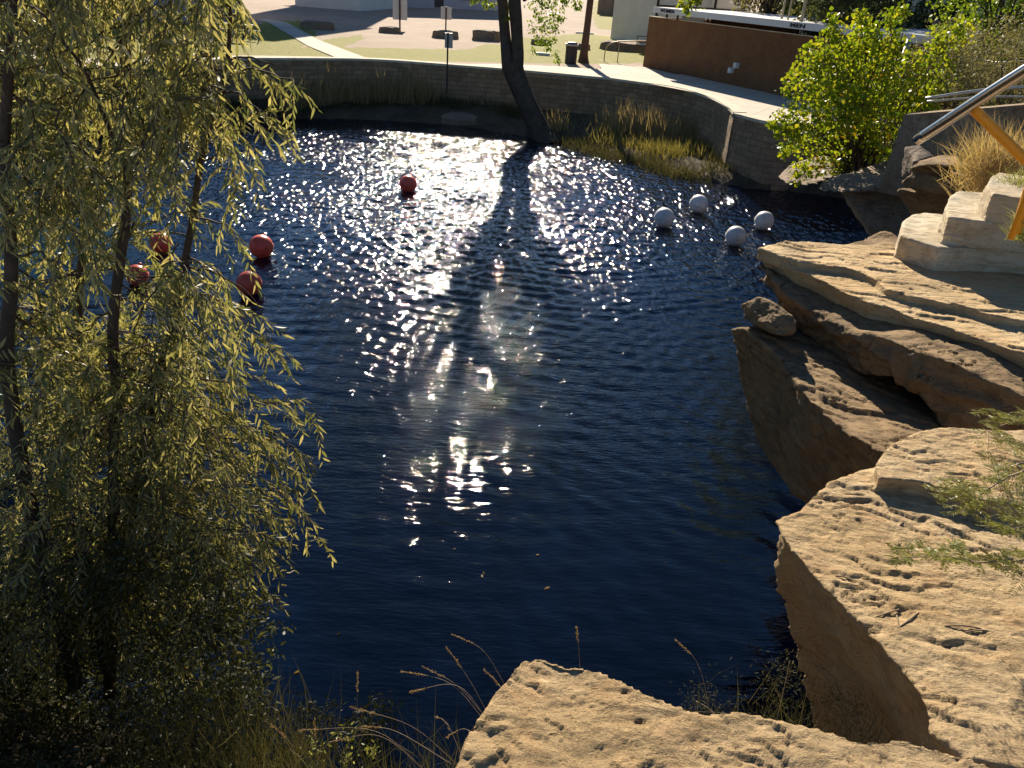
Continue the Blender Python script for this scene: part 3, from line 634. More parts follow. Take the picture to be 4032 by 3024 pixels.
# picnic table
b = at(905, 158); pt = thing("picnic_table", b, "pale plank picnic table on dark legs on the shaded lawn", "picnic table")
wdt = np.linalg.norm(Y(1010, 110, b[1])-Y(808, 104, b[1])); tz = Y(905, 106, b[1])[2]
m = MB()
for k in range(5): m.box((b[0], b[1]-.32+k*.16, ZG+.78), (wdt, .14, .05), -.04)
m.mk("table_top", wood_m, pt)
for s in (-1, 1): MB().box((b[0], b[1]+s*.78, ZG+.46), (wdt*1.02, .28, .05), -.04).mk("bench", wood_m, pt)
for s in (-1, 1):
    x = b[0]+s*wdt*.33; MB().bar((x, b[1]-.7, ZG), (x, b[1]+.2, ZG+.75), .07, .07).bar((x, b[1]+.7, ZG), (x, b[1]-.2, ZG+.75), .07, .07).bar((x, b[1]-.8, ZG+.4), (x, b[1]+.8, ZG+.4), .06, .06).mk("leg", dark_metal, pt)
for k, (u, v, L) in enumerate(((2137, 218, .8), (2302, 134, 1.5))):
    b = at(u, v); tag(MB().box((b[0], b[1], ZG+.07), (L, .15, .14), -.03).mk("parking_bumper", white_p), ("short white concrete bumper on the grass left of the litter drum", "longer white concrete bumper behind the brown pole")[k], "bumper", "white concrete bumpers")
# boulders
def boulder(u0, u1, vt, vb, label, seed, skew=.0, dep=.5, mat=boulder_m, flatness=.2):
    b = at((u0+u1)/2, vb); wv = np.linalg.norm(Y(u1, vb, b[1])-Y(u0, vb, b[1])); hv = max(.35, Y((u0+u1)/2, vt, b[1])[2]-ZG-.05)
    hv = min(hv, wv*.5); r = np.random.default_rng(seed); pts = []
    for i in range(14):
        a = i*2*math.pi/14+r.uniform(-.15, .15); k = r.uniform(.85, 1.05)
        pts.append((b[0]+math.cos(a)*wv/2*k, b[1]+wv*dep*.5+math.sin(a)*wv*dep*.5*k, ZG-.1)); k *= .95-flatness*.3*r.random()
        pts.append((b[0]+math.cos(a)*wv/2*k+skew, b[1]+wv*dep*.5+math.sin(a)*wv*dep*.5*k, ZG+hv*r.uniform(.75, .95))); pts.append((b[0]+math.cos(a)*wv*.35*k+skew, b[1]+wv*dep*.5+math.sin(a)*wv*dep*.3*k, ZG+hv*r.uniform(.9, 1.05)))
    return tag(rock("boulder", [hull(pts)], max(.05, wv/45), mat, None, amp=wv*.035, freq=1.6/wv*1.5, strata=.03, sfreq=9, seed=seed), label, "boulder", "landscape boulders on the plaza")
boulder(1162, 1305, 82, 118, "rounded grey boulder lying in the shade beside the diagonal path", 1, dep=.7)
boulder(1482, 1583, 104, 132, "small flat brown boulder under the taller notice board", 2, dep=.5)
boulder(1690, 1810, 118, 152, "long flat brown boulder at the shorter notice board", 3, dep=.45)
boulder(1850, 1972, 116, 162, "shaggy brown boulder just left of the cottonwood trunks", 4, dep=.5)
boulder(2360, 2560, 165, 203, "wide low dark-sided boulder seen through the pipe railing", 5, dep=.6)
boulder(2262, 2330, 174, 196, "small brown boulder behind the litter drum and pole", 6, dep=.8)
boulder(2085, 2160, 158, 178, "small dark boulder behind the hanging cottonwood leaves", 8, dep=.6)

# pool edge steps at the far left
st_ = thing("concrete_steps", at(190, 300), "low pale concrete steps behind the willow at the far left", "steps")
for k in range(3):
    q0 = at(60, 303-k*22); q1 = at(262-k*8, 290-k*24); c = (q0+q1)/2
    MB().box((c[0], c[1]+.3, ZG+.12+.17*k), (np.linalg.norm(q1-q0), 1.0, .2), math.atan2((q1-q0)[1], (q1-q0)[0])).mk("step", coping_m, st_)

# person standing on the wall path
def skinned(name, joints, edges, radii, mat, parent, sub=2):
    me = bpy.data.meshes.new("tmp"); me.from_pydata([tuple(j) for j in joints], edges, []); o = bpy.data.objects.new("tmp", me); COL.objects.link(o)
    m_ = o.modifiers.new("s", 'SKIN'); 
    for i, r_ in enumerate(radii): me.skin_vertices[0].data[i].radius = (r_, r_) if not isinstance(r_, tuple) else r_
    me.skin_vertices[0].data[0].use_root = True
    s_ = o.modifiers.new("b", 'SUBSURF'); s_.levels = sub
    dg = bpy.context.evaluated_depsgraph_get(); e = o.evaluated_get(dg).to_mesh(); V = np.array([v.co[:] for v in e.vertices]); F = [list(p.vertices) for p in e.polygons]
    bpy.data.objects.remove(o); return mk(name, V, F, mat, parent, True)
b = at(606, 247)+[0, .0, .08]; S = 1.32/1.7
pe = thing("person", b, "person in dark blue top and navy trousers on the far path behind the branches", "person")
def J(x, y, z): return (b[0]+x*S, b[1]+y*S, b[2]+z*S)
body = [J(0, 0, .93), J(0, 0, 1.1), J(0, .01, 1.3), J(0, .02, 1.43), J(0, .0, 1.5), J(0, -.02, 1.58), J(0, -.03, 1.66), J(-.17, 0, 1.4), J(-.25, 0, 1.12), J(-.28, -.06, .88), J(-.28, -.09, .78), J(.17, 0, 1.4), J(.26, .02, 1.14), J(.30, -.02, .90), J(.30, -.05, .80),
        J(-.1, 0, .86), J(-.11, .0, .48), J(-.12, .03, .08), J(-.13, -.1, .03), J(.1, 0, .86), J(.12, .02, .48), J(.12, .05, .08), J(.13, -.08, .03)]
ed = [(0, 1), (1, 2), (2, 3), (3, 4), (4, 5), (5, 6), (3, 7), (7, 8), (8, 9), (9, 10), (3, 11), (11, 12), (12, 13), (13, 14), (0, 15), (15, 16), (16, 17), (17, 18), (0, 19), (19, 20), (20, 21), (21, 22)]
ra = [.13, .12, .14, .1, .055, .085, .09, .06, .045, .033, .035, .06, .045, .033, .035, .085, .06, .042, .04, .085, .06, .042, .04]
skinned("body", body, ed, [x*S for x in ra], skin_m, pe)
sh_ = [0, 1, 2, 3, 7, 8, 11, 12]; mp = {k: i for i, k in enumerate(sh_)}
skinned("shirt", [body[k] for k in sh_], [(mp[a], mp[b_]) for a, b_ in ed if a in mp and b_ in mp], [ra[k]*S*1.22 for k in sh_], cloth_b, pe)
tr2 = [0, 15, 16, 17, 19, 20, 21]; mp = {k: i for i, k in enumerate(tr2)}
skinned("trousers", [body[k] for k in tr2], [(mp[a], mp[b_]) for a, b_ in ed if a in mp and b_ in mp], [ra[k]*S*1.25 for k in tr2], cloth_k, pe)
skinned("hair", [J(0, .02, 1.66), J(0, .0, 1.74)], [(0, 1)], [.1*S, .085*S], hair_m, pe)

# ---------------------------------------------------------------- buoys
def buoy(u, vbot, width, mat, label, group, sink, name):
    zc = 0.; 
    d0 = P(u, vbot, 0); dep = (d0-np.array([0, 0, CAMZ]))@fw; rad = width/2*dep/FPX/math.sqrt(1+((u-2016)/FPX)**2)*1.0
    c = P(u, vbot-width*.5+ (sink*width*.5), rad*(1-sink*2)*.9); c = P(u, vbot-width*.47, rad*(1-2*sink)); c[2] = rad*(1-2*sink)
    r = thing(name, (c[0], c[1], 0), label, "buoy", group)
    n, m = 48, 24; V = []; F = []
    for i in range(m+1):
        a = math.pi*i/m; k = 1+.012*math.exp(-((a-math.pi*.5)/.03)**2)
        for j in range(n): b_ = 2*math.pi*j/n; V.append((c[0]+rad*k*math.sin(a)*math.cos(b_), c[1]+rad*k*math.sin(a)*math.sin(b_), c[2]+rad*k*math.cos(a)))
    F = [[i*n+j, (i+1)*n+j, (i+1)*n+(j+1) % n, i*n+(j+1) % n] for i in range(m) for j in range(n)]
    mk("float_ball", V, F, mat, r, True)
    a = R(200 if mat is buoy_w else 80); e = c+rad*np.array([math.cos(a)*.95, math.sin(a)*.5, -.5 if mat is buoy_w else .86])/1.0
    d = unit(e-c); e = c+d*rad; mk("mooring_eye", *tube([e-d*.02, e+d*.035, e+d*.05], [.04, .035, .02], 10), mat, r, True)
    ring = [c+rad*1.004*np.array([math.cos(q_), math.sin(q_)*.94, .34*math.sin(q_)]) for q_ in np.linspace(0, 2*math.pi, 49)]; mk("seam", *tube(ring, .0045, 5), mat, r, True)
    e2 = e+d*.05; mk("rope", *tube(spline([e2, e2*.5+np.array([e[0]+.25*d[0]*2, e[1]+.1, .0])*.5, (e[0]+d[0]*.4, e[1]+.1, -.25)], 6), .009, 6), twig_m, r, True)
RG, WG = "red mooring buoys", "white mooring buoys"
buoy(1607, 757, 69, red_p, "far red buoy alone in the sun glitter", RG, .12, "mooring_buoy")
buoy(1029, 1016, 97, red_p, "upper red buoy of the pair clear of the willow leaves", RG, .08, "mooring_buoy")
buoy(981, 1165, 104, red_p, "lower red buoy of the pair clear of the willow leaves, nearest of all", RG, .08, "mooring_buoy")
buoy(632, 1000, 92, red_p, "red buoy half hidden by leaves, farther of the two behind the willow", RG, .1, "mooring_buoy")
buoy(540, 1130, 96, red_p, "red buoy mostly hidden by leaves, nearer of the two behind the willow", RG, .1, "mooring_buoy")
buoy(2615, 895, 80, buoy_w, "leftmost of the four white buoys", WG, .05, "mooring_buoy")
buoy(2751, 838, 74, buoy_w, "farthest white buoy, second from left", WG, .05, "mooring_buoy")
buoy(2897, 970, 84, buoy_w, "nearest white buoy, just off the ledge tip", WG, .05, "mooring_buoy")
buoy(3009, 907, 79, buoy_w, "rightmost of the four white buoys", WG, .05, "mooring_buoy")
pos_ = [(1900, 2275, .05), (2165, 2310, .06), (1795, 2160, .03), (2110, 2185, .04), (2620, 2215, .03), (1180, 2640, .05), (1340, 2490, .04), (1905, 2250, .04)]
for i, (u, v, L) in enumerate(pos_):
    p = P(u, v, .012)[None]; V, F = leaves(p, rdir(1)*[1, 1, 0], np.array([[0, 0, 1.]]), L*1.3, L*.5, 'round', .1)
    tag(mk("floating_leaf", V, F, leaf_o), "tiny pale fallen leaf floating on the open dark water", "leaf", "fallen leaves on the water")

# ---------------------------------------------------------------- foreground and right-hand rocks
def px(l, z): return [P(u, v, z) for u, v in l]
def lower(pts, dz, toward=(0, 0), k=0.): return [np.array(p)+np.array([toward[0], toward[1], -dz])+k*(np.array(toward+(0,)) if k else 0) for p in pts]
# foreground rock
Fp = [(1700, 3400), (1740, 3160), (1790, 3024), (1850, 2880), (1905, 2800), (1985, 2690), (2062, 2592), (2150, 2588), (2230, 2622), (2290, 2618), (2400, 2665), (2560, 2742), (2700, 2795), (2760, 2822), (2940, 2812), (3050, 2832), (3200, 2865), (3400, 2922), (3560, 2912), (3700, 2955), (3850, 3005), (4100, 3080), (4500, 3300), (4500, 4200), (2800, 4300), (1750, 4300)]
top = [P(u, v, 4.42+.0*i) for i, (u, v) in enumerate(Fp)]
bot = [p+np.array([0, -.35 if i < 23 else -.05, -.55]) for i, p in enumerate(top)]
cen = np.mean(top, axis=0); ft = prism(top, bot)
fr = rock("foreground_rock", [ft], .0085, rock_tan, amp=.020, freq=2.6, strata=.012, sfreq=34, terr=.008, stretch=(15, .45), seed=11, crack=.014, tr=1, fine=.011, fs=(9, 24, 30))
tag(fr, "pale tan flaky sandstone rock jutting up at the bottom edge", "rock")
# right boulder (three bedding layers)
Ep = [(3062, 2045), (3150, 2005), (3262, 1905), (3335, 1880), (3430, 1840), (3480, 1830), (3560, 1780), (3620, 1755), (3700, 1738), (3800, 1745), (4032, 1755), (4400, 1760), (4600, 2600), (4500, 3150), (4032, 3040), (3800, 3000), (3672, 2890), (3640, 2790), (3585, 2690), (3500, 2600), (3420, 2480), (3330, 2400), (3240, 2310), (3140, 2190), (3080, 2110)]
top = [P(u, v, 3.93) for u, v in Ep]
c0 = np.array([2.9, 2.6, 0]); bot = []
for i, p in enumerate(top):
    k = .16 if i > 14 else .05; q = p+(c0-p)*np.array([k, k, 0]); q[2] -= .42 if i < 12 else .5; bot.append(q)
solE = [prism(top, bot)]
bot2 = [q+(c0-q)*np.array([.35, .30, 0])-np.array([0, 0, 1.3]) for q in bot]; solE.append(prism([b_+np.array([0, 0, .05]) for b_ in bot], bot2))
lay = px([(3455, 1955), (3560, 1962), (3660, 1975), (3900, 2045), (4100, 2080), (4500, 2100), (4400, 1765), (4032, 1757), (3800, 1750), (3700, 1745), (3620, 1762), (3560, 1790), (3480, 1840), (3440, 1900)], 3.93)
lay = [p+np.array([0, .04, .075]) for p in lay]; solE.append(prism(lay, [p-np.array([0, 0, .12]) for p in lay]))
er = rock("right_boulder", solE, .0115, rock_tan, amp=.020, freq=1.7, strata=.034, sfreq=12, bed=(.35, .1, 1), terr=.012, stretch=(8, .25), seed=23, crack=.02, tr=0, fine=.014, fs=(4, 15, 40))
tag(er, "big tan sandstone boulder with a thin raised layer, lower right beside the water", "rock")
# diving ledge: two thin top layers, bulging face, dark gap
A1 = [(2985, 972), (3060, 955), (3090, 944), (3180, 948), (3300, 958), (3420, 960), (3540, 972), (3700, 960), (4100, 990), (4500, 1050), (4500, 1500), (4100, 1270), (4032, 1262), (3900, 1240), (3800, 1205), (3690, 1185), (3560, 1160), (3490, 1135), (3450, 1100), (3400, 1075), (3330, 1052), (3230, 1040), (3140, 1030), (3060, 1000)]
A2 = [(2987, 976), (3100, 1000), (3300, 1050), (3500, 1080), (4100, 1150), (4500, 1300), (4550, 1750), (4100, 1420), (4032, 1392), (3900, 1350), (3790, 1312), (3700, 1280), (3600, 1252), (3500, 1210), (3420, 1190), (3340, 1160), (3240, 1105), (3190, 1082), (3120, 1058), (3040, 1012)]
tA = px(A1, 4.0); tB = px(A2, 3.94)
def inset(pts, c, k, dz): c = np.array(c); return [p+(c-p)*np.array([k, k, 0])-np.array([0, 0, dz]) for p in pts]
sol = [prism(tA, [p-np.array([0, 0, .12]) for p in tA]), prism(tB, inset(tB, (3.6, 6, 0), .06, .21))]
# face under the slab, leaning back towards the water
C1 = [Y(3030, 1090, 6.35), Y(3110, 1180, 6.05), Y(3240, 1250, 5.7), Y(3400, 1310, 5.35), Y(3560, 1360, 5.05), Y(3760, 1430, 4.75), Y(4032, 1560, 4.4), Y(4400, 1700, 4.1)]
C2 = [Y(3060, 1200, 6.4), Y(3150, 1290, 6.05), Y(3270, 1400, 5.65), Y(3400, 1470, 5.3), Y(3520, 1500, 5.05), Y(3660, 1600, 4.7), Y(3760, 1730, 4.5), Y(4032, 1850, 4.2), Y(4400, 1900, 4.0)]
back = [np.array([x, y, z]) for z in (3.85, 2.2) for x, y in ((4.0, 7.2), (7.5, 7.2), (7.5, 4.6), (5.0, 4.6))]
solC = []
for k in range(len(C1)-1):
    pts = [C1[k], C1[k+1], C2[k], C2[min(k+1, len(C2)-1)]]; pts += [p+np.array([1.6, 1.6, 0]) for p in pts]
    pts += [np.array([p[0]+.2, p[1]+.36, 3.80]) for p in (C1[k], C1[k+1])]+[np.array([p[0]+1.6, p[1]+1.6, 3.88]) for p in (C1[k], C1[k+1])]
    solC.append(hull(pts))
solC.append(hull([C2[-1], C1[-1], C2[-2]]+back))
tip = hull([Y(2968, 1035, 6.62), Y(3040, 1060, 6.5), Y(3035, 1115, 6.4), Y(3000, 1055, 6.55), Y(3160, 1120, 6.7), Y(3160, 1060, 6.9), Y(3120, 1190, 6.7)])
tip2 = hull([Y(2968, 1095, 6.62), Y(3040, 1085, 6.5), Y(3060, 1170, 6.35), Y(3000, 1120, 6.5), Y(3150, 1200, 6.7), Y(3150, 1100, 6.9)])
lg = thing("diving_ledge", (3.6, 6, 2.5), "long flat-topped sandstone ledge with thin layers sticking out over the water below the steps", "rock ledge")
rock("top_layer", sol, .014, rock_ledge, lg, amp=.013, freq=1.7, strata=.016, sfreq=15, bed=(.05, .05, 1), terr=.018, stretch=(5, .35), seed=31, crack=.012, fine=.007, fs=(4, 18, 20))
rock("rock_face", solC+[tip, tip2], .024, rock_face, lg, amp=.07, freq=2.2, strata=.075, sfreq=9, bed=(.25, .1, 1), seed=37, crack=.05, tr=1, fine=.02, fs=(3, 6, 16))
# lower block under the ledge
rim = [Y(2883, 1290, 6.55), Y(2940, 1300, 6.4), Y(3000, 1345, 6.15), Y(3075, 1420, 5.8), Y(3130, 1500, 5.5), Y(3200, 1590, 5.15), Y(3300, 1680, 4.85), Y(3400, 1745, 4.6), Y(3525, 1812, 4.35)]
low = [Y(2890, 1400, 6.65), Y(2925, 1560, 6.55), Y(2955, 1680, 6.35), Y(3010, 1790, 6.05), Y(3080, 1885, 5.7), Y(3150, 1975, 5.35), Y(3300, 2100, 4.9), Y(3450, 2150, 4.5), Y(3600, 2200, 4.2)]
CM = np.array([0, 0, CAMZ]); rim = [CM+(p-CM)*.9 for p in rim]; low = [CM+(p-CM)*.9 for p in low]; solD = []
for k in range(8):
    a = [rim[k], rim[k+1]]; b_ = [low[k], low[k+1]]
    bk = [p+np.array([1.4, .9, -.22]) for p in a]+[p+np.array([1.4, .9, 0]) for p in b_]
    solD.append(hull(a+b_+bk))
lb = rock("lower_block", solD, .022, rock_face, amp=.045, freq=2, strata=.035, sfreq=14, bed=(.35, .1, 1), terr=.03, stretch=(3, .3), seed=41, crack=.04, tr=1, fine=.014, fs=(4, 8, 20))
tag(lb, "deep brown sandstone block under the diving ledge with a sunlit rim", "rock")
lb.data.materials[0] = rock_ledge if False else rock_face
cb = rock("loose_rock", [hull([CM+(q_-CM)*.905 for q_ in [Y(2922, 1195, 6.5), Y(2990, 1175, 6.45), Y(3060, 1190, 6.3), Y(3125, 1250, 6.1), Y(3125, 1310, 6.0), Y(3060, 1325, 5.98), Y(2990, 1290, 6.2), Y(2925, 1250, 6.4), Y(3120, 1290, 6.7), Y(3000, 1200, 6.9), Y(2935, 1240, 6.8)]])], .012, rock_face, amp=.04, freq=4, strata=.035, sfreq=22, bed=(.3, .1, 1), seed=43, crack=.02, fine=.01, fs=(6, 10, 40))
tag(cb, "rounded layered rock resting on the left end of the lower block", "rock")
# support mass beneath everything on the right (real cliff under the overhangs)
mass = [hull([(3.0, 6.9, 3.3), (3.4, 4.6, 3.4), (8, 4.4, 3.6), (8, 8, 3.6), (4.4, 8.6, 3.3), (4.8, 8.4, -1), (5.0, 5.8, -1), (9, 4, -1), (9, 9, -1)]), hull([(1.9, 2.9, 3.4), (2.2, 1.9, 3.4), (4.5, 1.2, 3.4), (5, 4.5, 3.4), (3, 3.7, 3.0), (3.1, 3.1, -1), (3.4, 2.3, -1), (6, 1, -1), (6, 5, -1), (3.9, 4.4, -1)])]
cl = rock("cliff_base", mass, .06, rock_dark, amp=.22, freq=.9, strata=.07, sfreq=5, seed=47); tag(cl, kind="structure")

# carved steps
ss = thing("stone_steps", (3.8, 6.9, 4.0), "three worn pale stone steps climbing to the right from the diving ledge", "steps")
def stp(topc, zt, frontbase, zb, over):
    t_ = px(topc, zt); b_ = [np.array([p[0], p[1], zb]) for p in t_]; return prism(t_, b_)
mk_ = lambda nm, l, zt, zb, sd: rock(nm, [stp(l, zt, None, zb, 0)], .012, stair_m, ss, amp=.022, freq=3, strata=.014, sfreq=24, seed=sd, crack=.006, tr=5)
mk_("step", [(3548, 925), (3556, 870), (3590, 845), (3640, 838), (3800, 846), (4200, 860), (4400, 1040), (4032, 985), (3700, 977), (3618, 950), (3580, 940)], 4.20, 3.90, 51)
mk_("step", [(3722, 812), (3740, 775), (3775, 748), (3869, 757), (4100, 765), (4400, 780), (4500, 930), (4032, 885), (3857, 872), (3738, 857)], 4.43, 4.05, 52)
mk_("step", [(3880, 731), (3900, 695), (3935, 678), (4032, 690), (4500, 700), (4600, 850), (4200, 790), (4032, 777), (3912, 764)], 4.66, 4.2, 53)
wr_ = MB().prism(px([(4010, 940), (4600, 900), (4800, 1500), (4100, 1150)], 4.25), px([(4010, 940), (4600, 900), (4800, 1500), (4100, 1150)], 3.9))

# handrail: polished pipe on a yellow support
hr_ = thing("handrail", Y(4005, 905, 5.6), "polished steel rail on a chipped yellow support above the stone steps", "handrail")
ra_, rb_ = Y(3612, 552, 6.1), Y(4290, 120, 5.2)
mk("rail", *tube(spline([ra_, (ra_+rb_)/2+np.array([0, 0, .01]), rb_], 8), .040, 24), chrome, hr_, True)
mk("post", *tube([rb_, rb_-np.array([0, 0, 1.3])], .022, 12), yellow, hr_, True)
mk("end_cap", *tube([ra_+(ra_-rb_)*.002, ra_+(ra_-rb_)*.004], [.040, .034], 24), dark_metal, hr_, True)
ja = Y(3836, 432, 5.82); jb = Y(4075, 668, 5.55); jc = Y(4002, 915, 5.62)
sup = spline([ja, ja*.6+jb*.4, ja*.25+jb*.75, jb, jb*.75+jc*.25, jb*.35+jc*.65, jc], 6)
mk("support", *tube(sup, .036, 14), yellow, hr_, True)

# rocks beneath the bush and along the right bank
def gr(name, label, solids, vx, mat, **k): o = rock(name, solids, vx, mat, **k); return tag(o, label, "rock")
gr("bank_rock", "grey rounded rock tip at the waterline under the left side of the bush", [hull([Y(3052, 700, 21), Y(3110, 655, 21), Y(3250, 640, 21.5), Y(3300, 700, 20), Y(3200, 735, 19.5), Y(3090, 722, 20), Y(3300, 600, 23), Y(3150, 640, 23)])], .05, boulder_m, amp=.12, freq=1., strata=.04, sfreq=6, seed=61)
gr("bank_rock", "dappled overhanging slab under the middle of the bush", [hull([Y(3213, 742, 14.6), Y(3270, 700, 14.8), Y(3400, 655, 15.6), Y(3560, 628, 15.6), Y(3570, 720, 13.6), Y(3480, 742, 13.2), Y(3330, 760, 13.8), Y(3240, 758, 14.3), Y(3800, 640, 16), Y(3800, 740, 14)]), hull([Y(3310, 755, 14.2), Y(3420, 905, 14.0), Y(3470, 960, 13.2), Y(3570, 960, 13), Y(3900, 960, 13), Y(3900, 740, 14), Y(3560, 740, 13.8), Y(3380, 850, 14.4), Y(3800, 720, 17), Y(3500, 720, 17), Y(3800, 1000, 17), Y(3480, 1000, 16)])], .05, boulder_m, amp=.14, freq=.9, strata=.05, sfreq=5, seed=62)
gr("bank_rock", "dark upright rock standing left of the cactus ledge", [hull([Y(3560, 575, 11.4), Y(3620, 572, 11.2), Y(3660, 620, 10.8), Y(3600, 640, 10.6), Y(3590, 720, 10.8), Y(3548, 700, 11.2), Y(3700, 640, 12), Y(3700, 760, 11.5)])], .03, rock_dark, amp=.05, freq=2, strata=.02, sfreq=10, seed=63)
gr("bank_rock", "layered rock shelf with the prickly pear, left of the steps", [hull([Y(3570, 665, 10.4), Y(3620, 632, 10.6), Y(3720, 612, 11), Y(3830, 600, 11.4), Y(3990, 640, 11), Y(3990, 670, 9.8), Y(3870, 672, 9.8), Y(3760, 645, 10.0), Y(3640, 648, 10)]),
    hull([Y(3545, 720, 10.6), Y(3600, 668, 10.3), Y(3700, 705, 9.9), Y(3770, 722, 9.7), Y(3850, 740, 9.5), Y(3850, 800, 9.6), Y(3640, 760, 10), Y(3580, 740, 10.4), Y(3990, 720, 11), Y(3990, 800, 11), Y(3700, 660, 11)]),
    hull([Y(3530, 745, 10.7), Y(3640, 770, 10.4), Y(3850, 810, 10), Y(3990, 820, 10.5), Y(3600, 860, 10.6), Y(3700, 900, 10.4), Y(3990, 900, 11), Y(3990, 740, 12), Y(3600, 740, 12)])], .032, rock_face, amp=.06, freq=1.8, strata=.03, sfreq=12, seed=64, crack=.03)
gr("bank_rock", "dark undercut rock mass behind the diving ledge", [hull([(6.2, 10.2, 3.1), (4.9, 9.6, 2.9), (8, 8.8, 3.3), (9.4, 13.5, 3.1), (7.4, 13.2, 2.7), (6.2, 9.5, -.5), (9.5, 8.5, -.5), (10.5, 13.6, -.5), (8.4, 13.6, -.5)]), hull([(7.4, 13.2, 2.4), (9.4, 13.5, 2.6), (12.2, 21, 2.4), (10.2, 19.5, 1.7), (8.8, 14, -.5), (12, 14, -.5), (13.5, 22, -.5), (11.2, 20.5, -.5)])], .11, rock_dark, amp=.35, freq=.6, strata=.12, sfreq=3, seed=65)
# sunlit concrete wall above the shelf
a = Y(3560, 452, 13.2); b_ = Y(4150, 402, 12.0); rw = thing("retaining_wall", (*(a+b_)[:2]/2, 3.6), "rough sunlit concrete wall behind the rail and the dry grass", "wall")
dd = unit((b_-a)*[1, 1, 0]); nn_ = np.array([-dd[1], dd[0], 0])
mk("wall_face", *(lambda s: (s[0], s[1]))(prism([a, b_, b_+nn_*.4, a+nn_*.4], [np.array([*(q+k_)[:2], 3.2]) for q, k_ in ((a, -nn_*.25), (b_, -nn_*.25), (b_, nn_*.4), (a, nn_*.4))])), rock_ret, rw)
# pipes lying over it
for k, (q0, q1, rr_, lb_) in enumerate((((3643, 388, 11.6), (4180, 338, 11.0), .022, "bright thin steel pipe, upper of the two crossing behind the rail"), ((3650, 400, 11.7), (4180, 385, 11.2), .014, "dull thin steel pipe, lower of the two crossing behind the rail"))):
    a, b_ = Y(*q0), Y(*q1); c = (a+b_)/2+np.array([0, 0, .04]); V, F = tube(spline([a, c, b_], 8), rr_, 8); tag(mk("steel_pipe", V, F, galv, None, True), lb_, "pipe", "thin pipes behind the handrail")
# leaning fence post and wires
fp0, fp1 = Y(3582, 156, 19), Y(3500, 330, 19); fp1[2] -= 1.
tag(mk("fence_post", *tube([fp1, fp0], .055, 10), galv, None, True), "leaning grey post behind the top of the yellow-green bush", "post")
for k, (l, lb_) in enumerate(([[(3582, 165), (3620, 180), (3650, 190), (3690, 200)], "pale cord hanging from the leaning grey post"], [[(3420, 205), (3560, 210), (3750, 222), (3880, 238), (3950, 245), (4100, 236)], "thin pale wire strung in front of the scrub at right"])):
    V, F = tube(spline([Y(u, v, 18.9-(.0 if k == 0 else i*.6)) for i, (u, v) in enumerate(l)], 6), .012, 6); tag(mk("wire", V, F, galv, None, True), lb_, "wire")

# ================================================================= VEGETATION
def branchpath(a, b, sag=0., wob=.05, n=8, seed=0):
    a = np.array(a, float); b = np.array(b, float); t = np.linspace(0, 1, n)[:, None]; L = np.linalg.norm(b-a)
    r = np.random.default_rng(seed); p = a+(b-a)*t; p[:, 2:] += sag*L*np.sin(math.pi*t)
    w_ = np.cumsum(r.normal(size=(n, 3)), 0)*wob*L/n**.5; w_ -= w_[-1]*t; return p+w_
def tubes(list_, n=6):
    Vs, Fs, k = [], [], 0
    for p, r_ in list_:
        V, F = tube(p, r_, n, False); Vs.append(V); Fs.append(np.array(F)+k); k += len(V)
    return np.vstack(Vs), np.vstack(Fs)

# --- big willow on the left (trunk stems read off the photograph, crown built in depth round them)
wroot = thing("willow_tree", (-2.7, 3.9, 1.4), "huge narrow-leaved willow with drooping olive leaves filling the left side in front of the pool", "tree")
stems = [
    ([Y(430, 2750, 3.9), Y(446, 2300, 4.05), Y(450, 1900, 4.15), Y(452, 1520, 4.25), Y(446, 1260, 4.3), Y(478, 1000, 4.4), Y(502, 800, 4.5), Y(500, 520, 4.6), Y(503, 250, 4.7), Y(503, 0, 4.75), Y(510, -500, 4.9)], (.045, .014)),
    ([Y(450, 2450, 4.0), Y(540, 1950, 4.3), Y(616, 1540, 4.5), Y(668, 1335, 4.6), Y(700, 1200, 4.65), Y(722, 1060, 4.7), Y(762, 845, 4.8), Y(790, 640, 4.9), Y(835, 470, 5.0), Y(890, 280, 5.05), Y(905, 120, 5.1), Y(912, -60, 5.1), Y(930, -400, 5.1)], (.035, .008)),
    ([Y(300, 2700, 3.7), Y(120, 2000, 3.8), Y(30, 1450, 3.9), Y(45, 1100, 4.0), Y(30, 800, 4.1), Y(20, 500, 4.2), Y(60, 0, 4.3), Y(80, -400, 4.3)], (.05, .02)),
    ([Y(420, 2650, 3.8), Y(330, 2000, 4.5), Y(300, 1400, 4.8), Y(330, 900, 5.0), Y(300, 500, 5.1), Y(230, 300, 5.1), Y(180, 0, 5.2), Y(160, -400, 5.2)], (.04, .012)),
    ([Y(505, 700, 4.6), Y(400, 430, 4.55), Y(330, 270, 4.5), Y(230, 130, 4.5), Y(180, -60, 4.5)], (.014, .006)),
]
tl = []
for pts, (ra, rb_) in stems:
    p = spline(pts, 6); tl.append((p, np.linspace(ra, rb_, len(p))))
V, F = tubes(tl, 8); mk("trunk", V, F, bark_thin, wroot, True)
def stem_at(k, v):
    p = tl[k][0]; pr_ = p-np.array([0, 0, CAMZ]); vv = 1512-FPX*(pr_@up)/(pr_@fw); i = int(np.argmin(np.abs(vv-v))); return p[i]
edge_v = [-300, 0, 120, 220, 330, 430, 520, 600, 750, 900, 1000, 1150, 1300, 1450, 1540, 1620, 1700, 1850, 1950, 2080, 2170, 2240, 2300, 2420, 2500, 2600, 2800, 3100]
edge_u = [900, 860, 880, 960, 1090, 1060, 1060, 1040, 930, 850, 850, 960, 1070, 1100, 1000, 1210, 1180, 1200, 1210, 1190, 1230, 1040, 960, 1060, 1080, 1000, 1040, 1040]
def edge(v): return np.interp(v, edge_v, edge_u)
bl_ = []
LP, LA, LN, LL, LW = [], [], [], [], []
